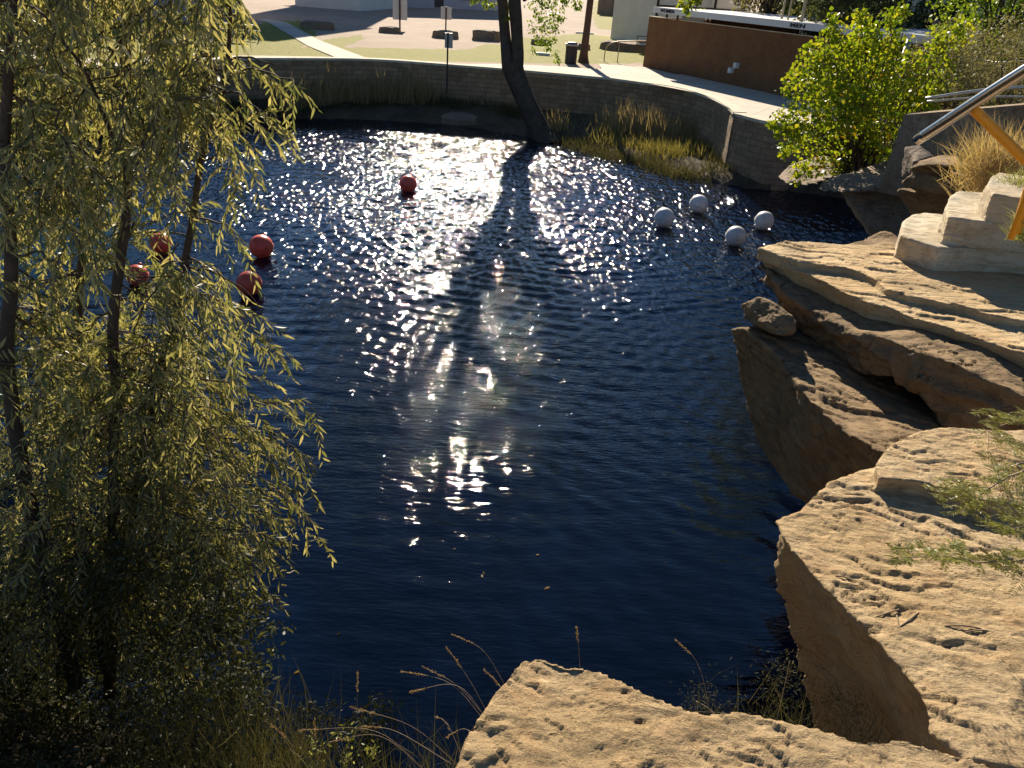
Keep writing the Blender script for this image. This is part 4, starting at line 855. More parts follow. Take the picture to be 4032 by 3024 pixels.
def bough(a, b, seed, dens=1., leafL=.085, rad=.008, arch=.12):
    n = 9; p = branchpath(a, b, arch, .10, n, seed); p = spline(p, 3); L = np.linalg.norm(p[-1]-p[0])
    bl_.append((p, np.linspace(rad, .002, len(p)))); r = np.random.default_rng(seed+1000)
    nt_ = max(3, int(L*10*dens))
    for k in range(nt_):
        t = .12+.88*(k+r.random())/nt_; i = min(int(t*(len(p)-1)), len(p)-2); q = p[i]; T_ = unit(p[min(i+2, len(p)-1)]-p[i])
        d = unit(T_*.8+r.normal(size=3)*.55+np.array([0, 0, -.25])); tl_ = r.uniform(.16, .36)*(1.15-t*.35); m = 7
        s = np.linspace(0, 1, m)[:, None]; tw = q+d*s*tl_+np.array([0, 0, -1])*(s**2)*tl_*r.uniform(.25, .6)
        bl_.append((tw[::2], np.linspace(.0022, .001, len(tw[::2])))); nl = int(tl_/.0155)
        tt_ = (np.arange(nl)+.5)/nl; idx = tt_*(m-1); i0 = np.minimum(idx.astype(int), m-2); f_ = (idx-i0)[:, None]
        pos_ = tw[i0]*(1-f_)+tw[i0+1]*f_; td = unit(tw[i0+1]-tw[i0]); sd_ = np.where(np.arange(nl) % 2 == 0, 1, -1)[:, None]
        sv = unit(np.cross(td, [.2, .1, 1.])+r.normal(size=3)*.3); ax = td*.75+sv*sd_*.75+np.array([0, 0, -.45])+r.normal(size=(nl, 3))*.22
        LP.append(pos_); LA.append(ax); LN.append(r.normal(size=(nl, 3))*.7+np.array([0, -.6, .5])); l_ = leafL*r.uniform(.65, 1.2, nl); LL.append(l_); LW.append(l_*r.uniform(.14, .21, nl))
sd_ = 0
# boughs that make the right silhouette of the crown
for (u0, v0, k, u1, v1, y1, de) in ((0, 330, 1, 1150, 345, 4.6, .8), (0, 240, 1, 1120, 260, 4.9, .6), (0, 380, 1, 1080, 455, 4.5, 1.1), (0, 520, 1, 1030, 600, 4.6, .9), (0, 480, 1, 1060, 520, 4.8, .7), (0, 620, 1, 930, 760, 4.6, 1.1), (0, 560, 1, 990, 690, 4.9, .8), (0, 850, 1, 960, 950, 4.6, .35),
        (0, 1000, 1, 930, 1160, 4.4, .8), (0, 1150, 1, 1110, 1420, 4.3, 1.2), (0, 1050, 1, 1040, 1260, 4.6, .5), (0, 1200, 1, 1050, 1330, 4.7, .8), (0, 1500, 1, 1270, 1640, 4.3, .9), (0, 1550, 1, 1150, 1720, 4.4, 1.2), (0, 1450, 1, 1180, 1620, 4.6, .5), (0, 1700, 1, 1230, 1900, 4.1, 1.2), (0, 1750, 1, 1260, 1850, 4.0, 1.1), (0, 1850, 1, 1210, 2020, 4.1, .9), (0, 1800, 0, 1265, 2140, 4.0, .8),
        (0, 1950, 1, 1080, 2380, 3.9, 1.2), (0, 2000, 0, 1050, 2260, 4.0, 1.1), (0, 2050, 0, 740, 2700, 3.4, 1.1), (0, 1900, 1, 900, 1960, 4.3, 1.), (0, 1900, 0, 840, 2150, 3.9, 1.), (0, 100, 1, 960, 60, 5.0, .35), (0, 60, 1, 800, 160, 4.9, .4), (0, 1650, 1, 1000, 1680, 4.5, .9), (0, 2080, 0, 1000, 2420, 3.9, 1.)):
    sd_ += 1; bough(stem_at(k, v0), Y(u1, v1, y1), sd_, de*1.1, .085, .008)
# the mass of the crown
r_ = np.random.default_rng(99); cnt = 0
while cnt < 262:
    v = r_.uniform(-250, 2750); e_ = edge(v); u = r_.uniform(-250, e_-40)
    if u > e_-200 and r_.random() < .15: continue
    if v < 1500 and r_.random() < .32: continue
    if 90 < u < 330 and 560 < v < 960 and r_.random() < .7: continue        # open window onto the water
    if 540 < u < 960 and 20 < v < 235 and r_.random() < .88: continue        # lawn and grey house show through
    if 420 < u < 1050 and 860 < v < 1260 and r_.random() < (1. if u < 760 else .75): continue    # the red buoys show through
    if 600 < u < 1080 and 300 < v < 1500 and r_.random() < .45: continue
    if 150 < u < 480 and 200 < v < 330 and r_.random() < .5: continue
    y1 = r_.uniform(3.4, 5.4) if v < 1900 else r_.uniform(3.2, 4.4); k = int(r_.choice([0, 1, 2, 3])) if u < 450 else int(r_.choice([0, 1, 1])); v0 = v-r_.uniform(40, 480)
    if v0 < -480: v0 = -480
    a = stem_at(k, min(v0, 2300)); b = Y(u, v, y1); L = np.linalg.norm(b-a)
    if L > 2.1 or L < .25: continue
    bough(a, b, 500+cnt, 1.0 if v < 2200 else .8, .082 if v < 1700 else .07, .007, r_.uniform(.05, .2)); cnt += 1
for k_ in range(75):
    a = stem_at(int(r_.integers(0, 4)), r_.uniform(1350, 2350)); d_ = unit(r_.normal(size=3)*np.array([1, .7, .5])); bough(a, a+d_*r_.uniform(.25, .6), 900+k_, 1.5, .075, .004, .1)
V, F = tubes(bl_, 4); mk("branches", V, F, bark_thin, wroot, True)
V, F = leaves(np.vstack(LP), np.vstack(LA), np.vstack(LN), np.concatenate(LL), np.concatenate(LW), 'lance', .22)
mk("leaves", V, F, leaf_w, wroot); print("willow leaves", len(F)//4)

# --- generic trees
def tree(name, base, h, crown, label, leafm, L, per, lr=.6, nclump=60, trunk_r=.2, seed=0, group=None, barkm=None, stem_top=.75, droop=.5, asp=.8, cat_="tree", kind='round'):
    r = np.random.default_rng(seed); root = thing(name, base, label, cat_, group); b = np.array(base, float); (cx, cy, cz, rx, ry, rz_) = crown; c = np.array([cx, cy, cz])
    tips = []
    for i in range(nclump):
        d = unit(r.normal(size=3)); k = r.uniform(.35, 1.)**.6; tips.append(c+d*k*np.array([rx, ry, rz_])*(1+.25*vn(np.array([d*1.7+seed]))[0]))
    tp = b+(c-b)*stem_top; main = branchpath(b-np.array([0, 0, .2]), tp, 0, .06, 8, seed); lst = [(spline(main, 3), np.linspace(trunk_r, trunk_r*.5, 22))]
    for i, q in enumerate(tips[::2]):
        a = main[r.integers(3, 8)]; lst.append((branchpath(a, q, .06, .08, 6, seed+i), np.linspace(trunk_r*.32, trunk_r*.05, 6)))
    V, F = tubes(lst, 7); mk("trunk", V, F, barkm or bark_m, root, True)
    V, F = clump_leaves(tips, [lr*r.uniform(.7, 1.3) for _ in tips], per, L, asp, kind, droop); mk("crown", V, F, leafm, root); return root

# centre cottonwood: two leaning stems, crown mostly above the frame, tresses hanging into it
b = P(2128, 545, .0); cw = thing("cottonwood_tree", b, "tall dark cottonwood with forked leaning trunk rooted at the far waterline", "tree")
def cl_(l, n=8): return spline([np.array([*Y(u, v, y), r0_]) for u, v, y, r0_ in l], n)
yb = b[1]
ms = cl_([(2155, 590, yb-.3, .78), (2128, 530, yb, .52), (2095, 450, yb+.1, .42), (2062, 380, yb+.2, .40), (2030, 300, yb+.3, .42), (2018, 262, yb+.3, .44), (2012, 240, yb+.3, .40)])
s1 = cl_([(2005, 275, yb+.3, .30), (1997, 225, yb+.3, .25), (1990, 150, yb+.4, .22), (1983, 70, yb+.5, .21), (1978, 0, yb+.6, .21), (1950, -120, yb+.8, .2), (1900, -420, yb+1.2, .16), (1860, -900, yb+1.5, .12), (1850, -1200, yb+1.5, .06)])
s2 = cl_([(2030, 290, yb+.3, .30), (2037, 225, yb+.3, .27), (2036, 150, yb+.2, .24), (2031, 70, yb, .25), (2026, 0, yb-.2, .25), (2030, -120, yb-.4, .22), (2110, -420, yb-.6, .17), (2200, -800, yb-1, .12), (2250, -1150, yb-1, .05)])
lst = [(m[:, :3], m[:, 3]) for m in (ms, s1, s2)]
sideb = []; tips = []; tr_rad = []
r = np.random.default_rng(5)
for i in range(260):
    if i >= 8:
        d = unit(r.normal(size=3)); k_ = r.uniform(.2, 1.)**.5; q = np.array([-3.0, 34.2, 12.4])+d*k_*np.array([8.0, 4.5, 4.6]); tips.append(q); tr_rad.append(r.uniform(.7, 1.25))  # unseen upper crown, placed and widened to shade the near water and bank
        if i % 3 == 0: a = (s1, s2)[i % 2][r.integers(34, len(s1)-1)][:3]; sideb.append((branchpath(a, q, .05, .08, 7, i), np.linspace(.09, .015, 7)))
        continue
    st2 = (s1, s2)[i % 2]; a = st2[r.integers(30, len(st2))][:3]; d = unit(r.normal(size=3)*np.array([1, .8, .45])+np.array([.1, 0, .15])); q = a+d*np.array([3.3, 3.2, 2.6])*r.uniform(.5, 1.); q[2] = max(q[2], 6.4)
    tips.append(q); tr_rad.append(r.uniform(.5, 1.0)); sideb.append((branchpath(a, q, .1, .08, 6, i), np.linspace(.07, .015, 6)))
V, F = tubes(lst+sideb, 14); mk("trunk", V, F, bark_m, cw, True)
def hang(u, v, y, r__): tips.append(Y(u, v, y)); tr_rad.append(r__)
for q in ((2110, 10, .35), (2150, 0, .35), (2185, 20, .35), (2120, 60, .3), (2160, 70, .38), (2200, 60, .28), (2105, 110, .25), (2150, 120, .35), (2185, 110, .25), (2125, 160, .18), (2155, 165, .2), (2160, 190, .1), (2178, 155, .12), (2098, 205, .07), (2205, 10, .3), (2210, 75, .1), (1870, 10, .28), (1905, 5, .28), (1930, 15, .2), (2000, 30, .22), (2003, 70, .1), (2270, 8, .2), (2278, 30, .12), (2240, -20, .35), (1885, -40, .4), (2196, 240, .06), (2190, 215, .06)): hang(q[0], q[1], yb+(.0 if q[0] > 2000 else .6), q[2])
per = [int(120*x**1.6) if c_[2] > 8.8 else max(30, int(190*x**1.6)) if c_[2] > 6.3 else int(240*x**1.2)+20 for c_, x in zip(tips, tr_rad)]
Vp = []
for c_, r__, n_ in zip(tips, tr_rad, per): Vp.append(clump_leaves([c_], [r__], n_, .085, .85, 'round', .6))
V, F = cat(Vp); mk("crown", V, F, leaf_g, cw)

# branch sprigs of the same cottonwood low over the siding building
sp = [Y(2690, 5, 22), Y(2705, 22, 22), Y(2735, 0, 22), Y(2755, 6, 22), Y(2712, 38, 22), Y(2760, -18, 22)]
tw = thing("leafy_branch", sp[0]+np.array([0, 0, .8]), "small bright green leafy branch hanging in from the top above the restroom roof", "branch")
mk("twig", *tube(spline([sp[0]+np.array([.3, 0, 1.6]), sp[2]+np.array([0, 0, .3]), sp[4]], 5), [.02]*10+[.006], 6), bark_thin, tw); V, F = clump_leaves(sp, [.14]*6, 40, .075, .85, 'round', .5); mk("leaves", V, F, leaf_y, tw)

# --- yellow-green cottonwood bush on the right bank
bb = thing("cottonwood_bush", Y(3390, 720, 16.6), "bright yellow-green round-leaved bush growing over the rocks in front of the restroom", "bush")
blobs = [(3150, 330, .42), (3190, 270, .42), (3260, 230, .42), (3300, 290, .5), (3340, 180, .4), (3400, 150, .35), (3420, 230, .5), (3480, 190, .36), (3200, 380, .5), (3290, 380, .55), (3380, 330, .55), (3470, 300, .5), (3560, 290, .45), (3620, 250, .4), (3680, 230, .36), (3700, 290, .4), (3640, 330, .45), (3540, 380, .5), (3450, 420, .55), (3350, 450, .55), (3240, 460, .5), (3160, 480, .4), (3110, 460, .3), (3120, 550, .36), (3200, 560, .45), (3300, 550, .5), (3400, 540, .5), (3500, 480, .48), (3590, 440, .42), (3640, 400, .4), (3480, 570, .42), (3560, 540, .4), (3620, 500, .3), (3240, 640, .38), (3320, 630, .42), (3400, 620, .36), (3180, 660, .28), (3150, 690, .18), (3480, 620, .25), (3130, 300, .2), (3640, 560, .2), (3180, 200, .18), (3260, 150, .2),
         (3290, 110, .12), (3285, 85, .12), (3385, 60, .16), (3395, 85, .14), (3500, 60, .16), (3530, 45, .16), (3560, 40, .12), (3545, 70, .12), (3500, 85, .1), (3400, 105, .16), (3445, 115, .12), (3530, 150, .2), (3520, 180, .2), (3745, 150, .12), (3775, 120, .14), (3795, 105, .14), (3730, 180, .16), (3690, 150, .16), (3700, 190, .2), (3790, 160, .16), (3060, 490, .12), (3040, 485, .08), (3090, 520, .14), (3090, 600, .12), (3100, 580, .1), (3710, 340, .1), (3280, 60, .06)]
r = np.random.default_rng(17); Cs, Rs, Ns = [], [], []; bb_b = []
rootp = Y(3380, 700, 16.8)
for u, v, rr_ in blobs:
    y = 16.6+r.uniform(-1.1, 1.1)*(rr_/.5)**.5; c = Y(u, v, y); Cs.append(c); Rs.append(rr_); Ns.append(int(300*(rr_/.5)**1.75)+18); bb_b.append((branchpath(rootp, c, .1, .07, 7, int(u)), np.linspace(.035 if rr_ > .3 else .015, .006, 7)))
Vp = [clump_leaves([c], [q*1.05], n_, .068, .95, 'round', .25) for c, q, n_ in zip(Cs, Rs, Ns)]
V, F = tubes(bb_b, 6); mk("branches", V, F, bark_thin, bb, True)
V, F = cat(Vp); mk("leaves", V, F, leaf_y, bb)
au = [clump_leaves([Y(u, v, 15.9)], [.12], 14, .06, .95, 'round', .2) for u, v in ((3290, 620), (3240, 655), (3470, 290), (3455, 285), (3300, 500), (3420, 450), (3210, 610), (3290, 370), (3330, 520), (3200, 680), (3500, 560), (3350, 510))]
V, F = cat(au); mk("autumn_leaves", V, F, leaf_o, bb)

# --- trees and scrub behind the restroom
def bushy(name, u, v, y, rx, rz_, label, leafm, L, per, ncl, seed, base_z=ZG, trunk=.08, ry=None, lr=None, cat_="bush", kind='round', asp=.7, droop=.2, group=None):
    c = Y(u, v, y); return tree(name, (c[0], c[1], base_z), 0, (c[0], c[1], c[2], rx, ry or rx*.8, rz_), label, leafm, L, per, lr or rx*.35, ncl, trunk, seed, group, cat_=cat_, droop=droop, asp=asp, kind=kind)
bushy("shade_tree", 3370, 20, 36, 2.3, 2.0, "dark bushy tree behind the restroom roof, left of the white hall gap", leaf_d, .16, 90, 55, 71, cat_="tree", trunk=.18)
bushy("shade_tree", 3580, 60, 38, 2.2, 2.3, "dark brownish tree close against the white hall wall", leaf_d, .15, 90, 50, 72, cat_="tree", trunk=.16)
bushy("conifer_shrub", 3755, 92, 37, .9, 1.2, "small very dark conical shrub alone in front of the white hall wall", leaf_d, .12, 110, 26, 73, trunk=.08)
bushy("shade_tree", 3960, 60, 27, 2.0, 2.6, "large green tree filling the top right corner", leaf_g, .11, 150, 60, 74, cat_="tree", trunk=.2)
bushy("scrub_bush", 3900, 215, 22, 1.6, .9, "pale olive scrub under the big tree at upper right", leaf_s, .09, 150, 40, 75, kind='lance', asp=.25)
bushy("scrub_bush", 3740, 300, 17.5, 1.3, .6, "grey-olive scrub between the yellow-green bush and the rail", leaf_s, .07, 170, 40, 76, kind='lance', asp=.25, base_z=2.3)
bushy("scrub_bush", 3960, 310, 15, 1.2, .5, "dull brown-green scrub above the steel rail at the right edge", leaf_s, .07, 150, 36, 77, kind='lance', asp=.22, base_z=2.6)
bushy("green_shrub", 3170, 55, 45, 1.1, .7, "green leafy shrub between tree trunks behind the restroom roof", leaf_g, .14, 70, 20, 78)
bushy("shade_tree", 3045, -40, 46, 2.4, 1.6, "brown-leaved tree behind the restroom roof near the siding building", leaf_s, .16, 70, 50, 79, cat_="tree", trunk=.22)
bushy("shade_tree", 3230, -60, 50, 2.6, 1.6, "tree with twin pale trunks behind the middle of the restroom roof", leaf_s, .16, 70, 50, 80, cat_="tree", trunk=.25)
# tall trees beyond the frame top and left, which shade the roof and the near-left bank
tree("shade_tree", (19, 47, ZG), 12, (19, 47, 11, 4.5, 4, 3.5), "tall tree rising out of the top of the picture behind the restroom block", leaf_g, .2, 60, 1.1, 90, .35, 81)
tree("shade_tree", (14, 52, ZG), 12, (14, 52, 11.5, 3.6, 3.5, 3), "second tall tree standing farther back behind the restroom block", leaf_g, .2, 50, 1.0, 70, .3, 82)
q = Y(52, 120, 21); tree("shade_tree", (q[0], 21, ZG), 12, (q[0]-1.0, 20.5, 12.0, 4.5, 4.0, 4.4), "big old tree with a thick dark trunk at the left edge behind the willow", leaf_g, .17, 90, 1.2, 150, .36, 83)
tree("shade_tree", (-12.5, 12.2, 2.2), 10, (-9.2, 12.0, 5.2, 2.6, 2.2, 2.6), "unseen leafy tree added on the left bank to shade the ground under the willow", leaf_d, .11, 90, 1.0, 100, .25, 84)  # unseen tree added to block sun from the near-left bank

# --- dry grass on the far bank, under the wall
def grassclump(cx, cy, cz, n, spread, h, lean=.25, w_=.012, sy=None):
    p = np.column_stack([rng.normal(cx, spread, n), rng.normal(cy, sy or spread, n), np.full(n, cz)]); ax = np.column_stack([rng.normal(0, lean, n), rng.normal(0, lean, n), np.ones(n)])
    Ls = h*rng.uniform(.5, 1.15, n); return leaves(p, ax, np.column_stack([rng.normal(size=n), -np.ones(n), np.zeros(n)])+rng.normal(size=(n, 3))*.6, Ls, w_, 'blade', .15+rng.random(n)*.3)
def strip(pix, y_or_none, n, h, w_, lean, zoff=0., spread=.3):
    out = []; pts = spline([P(u, v, z) for u, v, z in pix], 10)
    k = max(1, n//len(pts))
    for q in pts:
        q = q+rng.normal(size=3)*spread*.5; k_ = k; k = max(3, int(k*rng.uniform(.3, 1.7)))
        zz = max(.05, bankz(q[0], q[1]))+zoff; out.append(grassclump(q[0], q[1], zz-.05, k, spread, h*rng.uniform(.6, 1.25), lean, w_)); k = k_
    return out
def stuff(name, parts, mat, label, catg): V, F = cat(parts); return tag(mk(name, V, F, mat), label, catg, kind="stuff")
g = strip([(1130, 400, .6), (1300, 385, .6), (1500, 388, .6), (1690, 395, .6)], None, 2400, .95, .022, .18, .1, .35)+strip([(1120, 405, .6), (1400, 395, .6), (1720, 405, .6)], None, 1500, 1.25, .022, .16, .1, .25)
stuff("dry_grass", g, grass_d, "tall dry seed-headed grass along the foot of the far wall left of the cottonwood", "grass")
g = strip([(900, 420, .4), (1150, 430, .3), (1500, 425, .3), (1720, 430, .3), (1800, 440, .3)], None, 3200, .45, .02, .35, 0, .4)+strip([(1880, 430, .3), (2000, 470, .2), (2040, 490, .1)], None, 900, .5, .02, .35, 0, .3)
stuff("bank_grass", g, grass_k, "grass coloured dark for shade on the far bank", "grass")
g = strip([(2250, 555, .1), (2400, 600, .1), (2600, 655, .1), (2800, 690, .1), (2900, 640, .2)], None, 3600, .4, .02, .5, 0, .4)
stuff("bank_grass", g, grass_k, "dull dark-toned grass hanging over the waterline below the wall bend", "grass")
g = strip([(2390, 535, .35), (2500, 560, .35), (2600, 585, .35), (2720, 600, .35), (2800, 590, .35)], None, 2500, .5, .018, .4, .05, .42)
stuff("bank_grass", g, grass_g, "sunlit yellow-green grass on the bank below the wall bend", "grass")
g = strip([(2380, 500, .5), (2480, 510, .5), (2600, 530, .5), (2740, 545, .5)], None, 1900, 1.05, .014, .18, .1, .35)+[grassclump(*P(2665, 440, 1.2)[:2], .55, 260, .25, .95, .2, .014), grassclump(*P(2200, 500, .4)[:2], .3, 200, .3, .8, .25, .014)]
stuff("dry_grass", g, grass_d, "tall tan seed-headed grass standing on the bank below the wall bend", "grass")
g = [grassclump(*P(2195, 500, .3)[:2], .25, 320, .28, .55, .35, .016), grassclump(*P(2110, 470, .4)[:2], .3, 150, .3, .6, .3, .014)]
stuff("bank_grass", g, grass_g, "small lit grass tuft just right of the cottonwood foot", "grass")
gb = P(2815, 555, .5); gs = thing("green_shrub", gb, "bright green upright shrub at the right end of the bank grass below the wall", "shrub")
V, F = clump_leaves([gb+np.array([x, y_, z_]) for x, y_, z_ in ((0, 0, .3), (.15, .1, .6), (-.15, 0, .55), (.05, 0, .9), (.12, .05, 1.15), (-.3, 0, .25), (.3, 0, .3))], [.3, .28, .28, .24, .16, .25, .25], 170, .08, .28, 'lance', -.5); mk("leaves", V, F, leaf_g, gs)
mk("stems", *tubes([(branchpath(gb-np.array([0, 0, .4]), gb+np.array([x, 0, 1.]), 0, .05, 5, k), np.linspace(.02, .008, 5)) for k, x in enumerate((-.2, 0, .2))], 5), bark_thin, gs)
fl = [grassclump(*P(u, v, .6)[:2], .75, 40, .12, .8, .2, .012) for u, v in ((1190, 380), (1265, 370), (1300, 385))]
wf = thing("white_flower_clump", P(1265, 385, .7), "clump of small cream flower heads at the left end of the dry grass", "flowers"); petal = leafmat("cream_petal", (.5, .46, .28), (.6, .56, .36), (.66, .62, .45), .4)
for u, v in ((1192, 300), (1262, 290), (1300, 280), (1195, 325), (1270, 305)): V, F = clump_leaves([Y(u, v, 37.2)], [.1], 60, .06, .9, 'round', 0); mk("flower_head", V, F, petal, wf)
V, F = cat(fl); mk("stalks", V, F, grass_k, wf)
sl = [P(1735, 465, .25), P(1800, 442, .35), P(1880, 470, .3), P(1872, 482, .22), P(1740, 472, .18)]
tag(rock("flat_rock", [prism([p+np.array([0, .3 if i < 3 else 0, .1]) for i, p in enumerate(sl)], [p-np.array([0, 0, .25]) for p in sl])], .03, boulder_m, amp=.02, freq=3, seed=91), "pale flat stone slab on the far waterline left of the cottonwood foot", "rock")

# --- dry grass and prickly pear by the rail
gt_ = []
for u, v, n in ((3880, 640, 240), (3960, 610, 320), (3900, 590, 200), (4010, 560, 300), (3990, 680, 220), (3880, 700, 120), (4080, 620, 300), (3940, 540, 200)):
    c = Y(u, v, 9.0); gt_.append(grassclump(c[0], c[1], c[2]-.28, n, .14, .55, .75, .006))
V, F = cat(gt_); tt_ = thing("grass_tussock", Y(3960, 690, 9.0), "shaggy dry yellow grass tussock below the yellow rail support", "grass tuft"); mk("blades", V, F, grass_d, tt_)
V, F = grassclump(*Y(4010, 730, 6.35), 150, .06, .17, .8, .004); tag(mk("grass_tuft", V, F, leaf_m), "small green-yellow grass tuft sprouting on the top stone step", "grass tuft")
V, F = cat([grassclump(*Y(4040, 950, 5.6), 140, .06, .22, .9, .005), grassclump(*Y(4060, 880, 5.6), 100, .06, .2, .9, .005)]); tag(mk("grass_tuft", V, F, leaf_m), "bright green grass tuft at the right edge below the foot of the yellow support", "grass tuft")
pc_ = thing("prickly_pear", Y(3810, 640, 10.2), "two-padded prickly pear cactus on the layered shelf beside the dry grass", "cactus")
for u, v, w_, ht, tl_ in ((3806, 612, .11, .10, .2), (3852, 582, .085, .12, -.2), (3838, 620, .06, .05, 0)):
    c = Y(u, v, 10.2); bm = bmesh.new(); bmesh.ops.create_uvsphere(bm, u_segments=18, v_segments=12, radius=1, matrix=Matrix.Translation(c-org(pc_)) @ Matrix.Rotation(tl_, 4, 'Y') @ Matrix.Diagonal((w_, .03, ht, 1)))
    me = bpy.data.meshes.new("pad"); bm.to_mesh(me); bm.free(); me.materials.append(cactus_m); o = bpy.data.objects.new("pad", me); COL.objects.link(o); o.parent = pc_
    for p_ in me.polygons: p_.use_smooth = True

# --- mesquite sprays over the right boulder
def spray(name, path, label, seed, subs=7, L=.024, spl=.34):
    r = np.random.default_rng(seed); path = list(path)+[np.array([4.1, 3.1, 4.05])]; root = thing(name, path[-1], label, "branch"); p = spline(path, 8); st = [(p, np.linspace(.0018, .006, len(p)))]; PP, AA_, NN = [], [], []
    anchors = [p[int(i)] for i in np.linspace(0, len(p)-10, subs)]
    for a in anchors:
        for q_ in range(1 if r.random() < .5 else 2):
            d = unit(r.normal(size=3)*np.array([1, .8, .6])+np.array([-.5, -.1, -.15])); Ls = spl*r.uniform(.35, 1.); e = branchpath(a, a+d*Ls, .1, .06, 7, seed*31+q_+int(a[0]*999)); e = spline(e, 2); st.append((e, np.linspace(.0016, .0006, len(e))))
            for k in range(0, len(e)-1, 2):
                for s_ in (-1, 1):
                    if r.random() < .25: continue
                    T_ = unit(e[k+1]-e[k]); sv = unit(np.cross(T_, [.1, .3, 1.]))*s_
                    rd = unit(T_*.35+sv+r.normal(size=3)*.25); ln = .05+.03*r.random(); ns_ = 8
                    for j in range(ns_):
                        b0 = e[k]+rd*ln*(j+1)/ns_
                        for s2_ in (-1, 1):
                            PP.append(b0); AA_.append(rd*.5+unit(np.cross(rd, [0.05, .1, 1]))*s2_+r.normal(size=3)*.12); NN.append(np.array([0, -.5, 1])+r.normal(size=3)*.4)
    mk("stem", *tubes(st, 5), twig_m, root, True); n = len(PP); V, F = leaves(np.array(PP), np.array(AA_), np.array(NN), L*r.uniform(.6, 1.1, n), .0042, 'lance', .15); mk("leaflets", V, F, leaf_m, root)
spray("mesquite_branch", [Y(3590, 2195, 2.15), Y(3720, 2190, 2.2), Y(3850, 2215, 2.25), Y(3980, 2200, 2.3), Y(4120, 2190, 2.4)], "lowest feathery green mesquite branch reaching farthest left over the big boulder", 3, 8, .022, .15)
spray("mesquite_branch", [Y(3780, 2020, 2.5), Y(3850, 1960, 2.55), Y(3930, 1900, 2.6), Y(4020, 1860, 2.7), Y(4150, 1830, 2.8)], "middle feathery mesquite branch crossing the raised layer of the big boulder", 4, 8, .024, .2)
spray("mesquite_branch", [Y(3950, 2080, 2.35), Y(4010, 2060, 2.4), Y(4100, 2040, 2.45), Y(4200, 2000, 2.5)], "dense feathery mesquite branch at the right edge between the other two", 5, 7, .024, .2)
spray("mesquite_branch", [Y(3890, 1700, 3.3), Y(3960, 1670, 3.35), Y(4050, 1650, 3.4), Y(4200, 1600, 3.5)], "topmost feathery mesquite branch against the shaded ledge face", 6, 8, .034, .26)

# --- twigs lying on the right boulder
r = np.random.default_rng(8)
TWL = ["longest pale twig in the dry litter along the crack of the big boulder", "straight twig lying just right of the longest twig in the crack litter", "short steep twig crossing between the two longest twigs", "twig lying level in the crack litter toward the right edge", "rightmost twig in the crack litter, close to the boulder crack end", "small twig alone left of the lowest mesquite branch", "tiny twig lying below the left end of the raised boulder layer", "pale twig along the foot of the raised boulder layer", "tiny twig nearest the left brink of the big boulder"]
for k, (u, v, L, a) in enumerate(((3480, 2420, .16, 2.7), (3560, 2450, .2, 2.5), (3540, 2460, .1, 1.8), (3790, 2470, .14, 0.), (3860, 2490, .12, -.1), (3530, 2150, .07, 2.5), (3550, 2065, .06, 2.4), (3450, 2052, .12, .3), (3320, 2275, .06, .3))):
    c = P(u, v, 3.926); d = np.array([math.cos(a), -math.sin(a)*1., 0])*L/2; m_ = c+r.normal(size=3)*.004; m_[2] = c[2]+.006
    tag(mk("twig", *tube(spline([c-d, m_, c+d], 4), .0032, 6), twig_m, None, True), TWL[k], "twig", "dry twigs on the boulder")

# --- seed-headed grasses round the foreground rock
def stalkclump(label, base, tips_, mat, headL=.10, sr_=.0011):
    root = thing("seed_grass", base, label, "grass tuft")
    for (b0, mid, tip) in tips_:
        p = spline([b0, mid, tip], 7); i = mk("stalk", *tube(p, np.linspace(sr_*1.2, sr_*.6, len(p)), 5), mat, root, True)
        n = 60; L = np.linalg.norm(p[-1]-p[-4]); t = rng.random(n)*.9; T_ = unit(p[-1]-p[-3]); seg = headL; q = p[-1]-T_*seg*(1-t)[:, None]
        idx = np.clip(len(p)-1-(1-t)*seg/(np.linalg.norm(p[-1]-p[-2])+1e-6), 0, len(p)-1.001); i0 = idx.astype(int); f_ = (idx-i0)[:, None]; q = p[i0]*(1-f_)+p[np.minimum(i0+1, len(p)-1)]*f_
        V, F = leaves(q, T_*1.0+rng.normal(size=(n, 3))*.32, rdir(n), .012, .003, 'lance', .1); ho = mk("seed_head", V, F, seed_m, i)
B = Y
stalkclump("fan of tan seed heads leaning left from behind the foreground rock", B(1920, 2800, 1.9), [
    (B(1930, 2830, 1.9), B(1850, 2680, 1.95), B(1755, 2545, 2.0)), (B(1925, 2840, 1.85), B(1800, 2700, 1.9), B(1660, 2622, 1.95)), (B(1915, 2845, 1.85), B(1770, 2690, 1.9), B(1575, 2642, 1.95)),
    (B(1930, 2850, 1.8), B(1800, 2700, 1.85), B(1612, 2725, 1.9)), (B(1985, 2740, 1.9), B(1960, 2690, 1.95), B(1902, 2632, 2.0)), (B(1990, 2700, 2.0), B(1900, 2560, 2.05), B(1775, 2495, 2.1))], twig_m)
stalkclump("single pale seed head standing straight up behind the tip of the foreground rock", B(2280, 2700, 2.1), [(B(2284, 2720, 2.1), B(2282, 2600, 2.12), B(2270, 2468, 2.15))], twig_m, .07)
stalkclump("tall curved stalk with a seed head nodding left behind the foreground rock", B(2800, 2800, 2.1), [(B(2800, 2830, 2.1), B(2750, 2620, 2.15), B(2655, 2515, 2.2))], twig_m, .09)
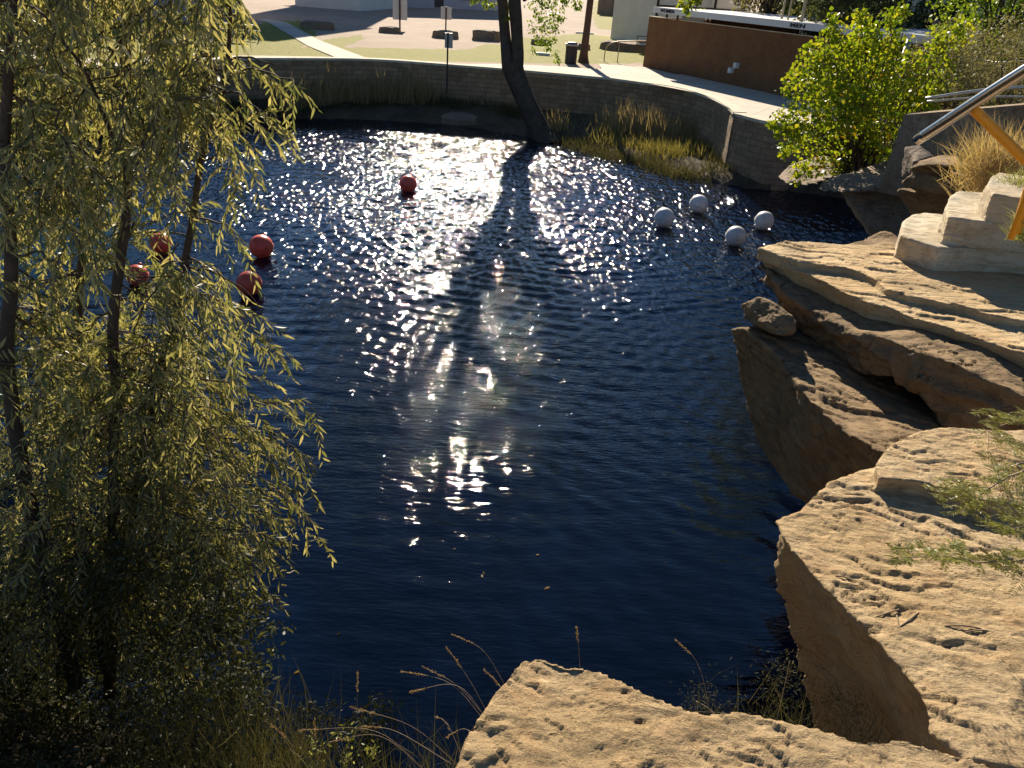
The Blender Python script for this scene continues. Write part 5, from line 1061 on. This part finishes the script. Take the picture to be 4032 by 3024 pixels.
stalkclump("low arching seed grasses at the bottom left of the foreground rock", B(1790, 3010, 1.7), [
    (B(1800, 3010, 1.7), B(1620, 2860, 1.75), B(1375, 2782, 1.8)), (B(1780, 3010, 1.7), B(1560, 2880, 1.8), B(1420, 2860, 1.85)), (B(1700, 3060, 1.8), B(1480, 2880, 1.85), B(1170, 2875, 1.9)), (B(1440, 3080, 1.9), B(1410, 2880, 1.95), B(1408, 2640, 2.0)),
    (B(1255, 3080, 2.), B(1245, 2950, 2.), B(1237, 2820, 2.05)), (B(1700, 3060, 1.9), B(1500, 2900, 1.95), B(1300, 2920, 2.)), (B(1820, 2980, 1.8), B(1760, 2850, 1.9), B(1710, 2820, 1.95)), (B(1160, 3080, 2.1), B(1150, 2940, 2.1), B(1065, 2850, 2.1)), (B(1900, 2930, 1.7), B(1830, 2870, 1.8), B(1755, 2905, 1.85))], twig_m, .10)
# near bank undergrowth
g = []
for k in range(46):
    u = rng.uniform(950, 1900); v = rng.uniform(2960, 3180); y = rng.uniform(1.9, 3.2); c = Y(u, v, y); g.append(grassclump(c[0], c[1], c[2]-.2, 26, .12, rng.uniform(.2, .42), .55, .0035))
for k in range(60):
    u = rng.uniform(600, 1150); v = rng.uniform(2750, 3100); y = rng.uniform(2.4, 3.6); c = Y(u, v, y); g.append(grassclump(c[0], c[1], c[2]-.25, 16, .14, .42, .35, .004))
for k in range(46):
    u = rng.uniform(2750, 3560); v = rng.uniform(2800, 3000); y = rng.uniform(1.9, 2.4); c = Y(u, v, y); g.append(grassclump(c[0], c[1], c[2]-.15, 16, .08, .26, .6, .0022))
stuff("bank_grass", g, grass_k, "tangled grass coloured dark for shade below the foreground rock and the willow", "grass")
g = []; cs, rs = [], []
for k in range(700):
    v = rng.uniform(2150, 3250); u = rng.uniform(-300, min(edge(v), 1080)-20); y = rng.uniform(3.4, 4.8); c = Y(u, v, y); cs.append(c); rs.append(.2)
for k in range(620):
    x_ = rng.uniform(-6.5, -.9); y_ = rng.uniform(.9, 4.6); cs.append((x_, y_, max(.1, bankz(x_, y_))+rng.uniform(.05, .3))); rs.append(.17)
V, F = clump_leaves(cs, rs, 70, .045, .34, 'lance', .3); tag(mk("undergrowth", V, F, leaf_u), "small-leaved undergrowth coloured dark for shade beneath the willow at the bottom left", "undergrowth", kind="stuff")
lw = thing("leafy_weed", Y(1360, 3000, 2.7), "pale small-leaved weed among the grasses at the bottom left", "weed")
for u, v, y in ((1470, 2960, 2.6), (1370, 2980, 2.6), (1260, 2930, 2.7), (1360, 2900, 2.7)): V, F = clump_leaves([Y(u, v, y)], [.05], 30, .028, .4, 'lance', 0); mk("sprig", V, F, leaf_m, lw)
# feathery weeds in the dark gap between the rocks
for k, (l, lb_) in enumerate((([(3060, 2830, 2.2), (3090, 2700, 2.3), (3110, 2600, 2.35)], "feathery upright weed in the dark gap between the two near rocks"), ([(3200, 2900, 2.1), (3260, 2790, 2.2), (3300, 2740, 2.25)], "bushy feathery weed against the foot of the right boulder"), ([(3400, 2900, 2.1), (3380, 2830, 2.2), (3350, 2760, 2.3)], "wispy green weed under the overhang of the right boulder"), ([(2830, 2830, 2.2), (2790, 2790, 2.25), (2740, 2760, 2.3)], "low wispy weed just behind the middle of the foreground rock"))):
    p = spline([Y(*q) for q in l], 6); root = thing("feathery_weed", p[0], lb_, "weed"); mk("stem", *tube(p, .0016, 5), twig_m, root, True); n = 420 if k != 0 else 520
    t = rng.random(n); i0 = (t*(len(p)-1)).astype(int); w_ = (.09*(1-t)+.02)[:, None]; q = p[i0]+rng.normal(size=(n, 3))*w_; V, F = leaves(q, rdir(n)+np.array([-.3, 0, .4]), rdir(n), .02, .0022, 'lance', .2); mk("leaves", V, F, grass_k if k in (0, 3) else leaf_u, root)
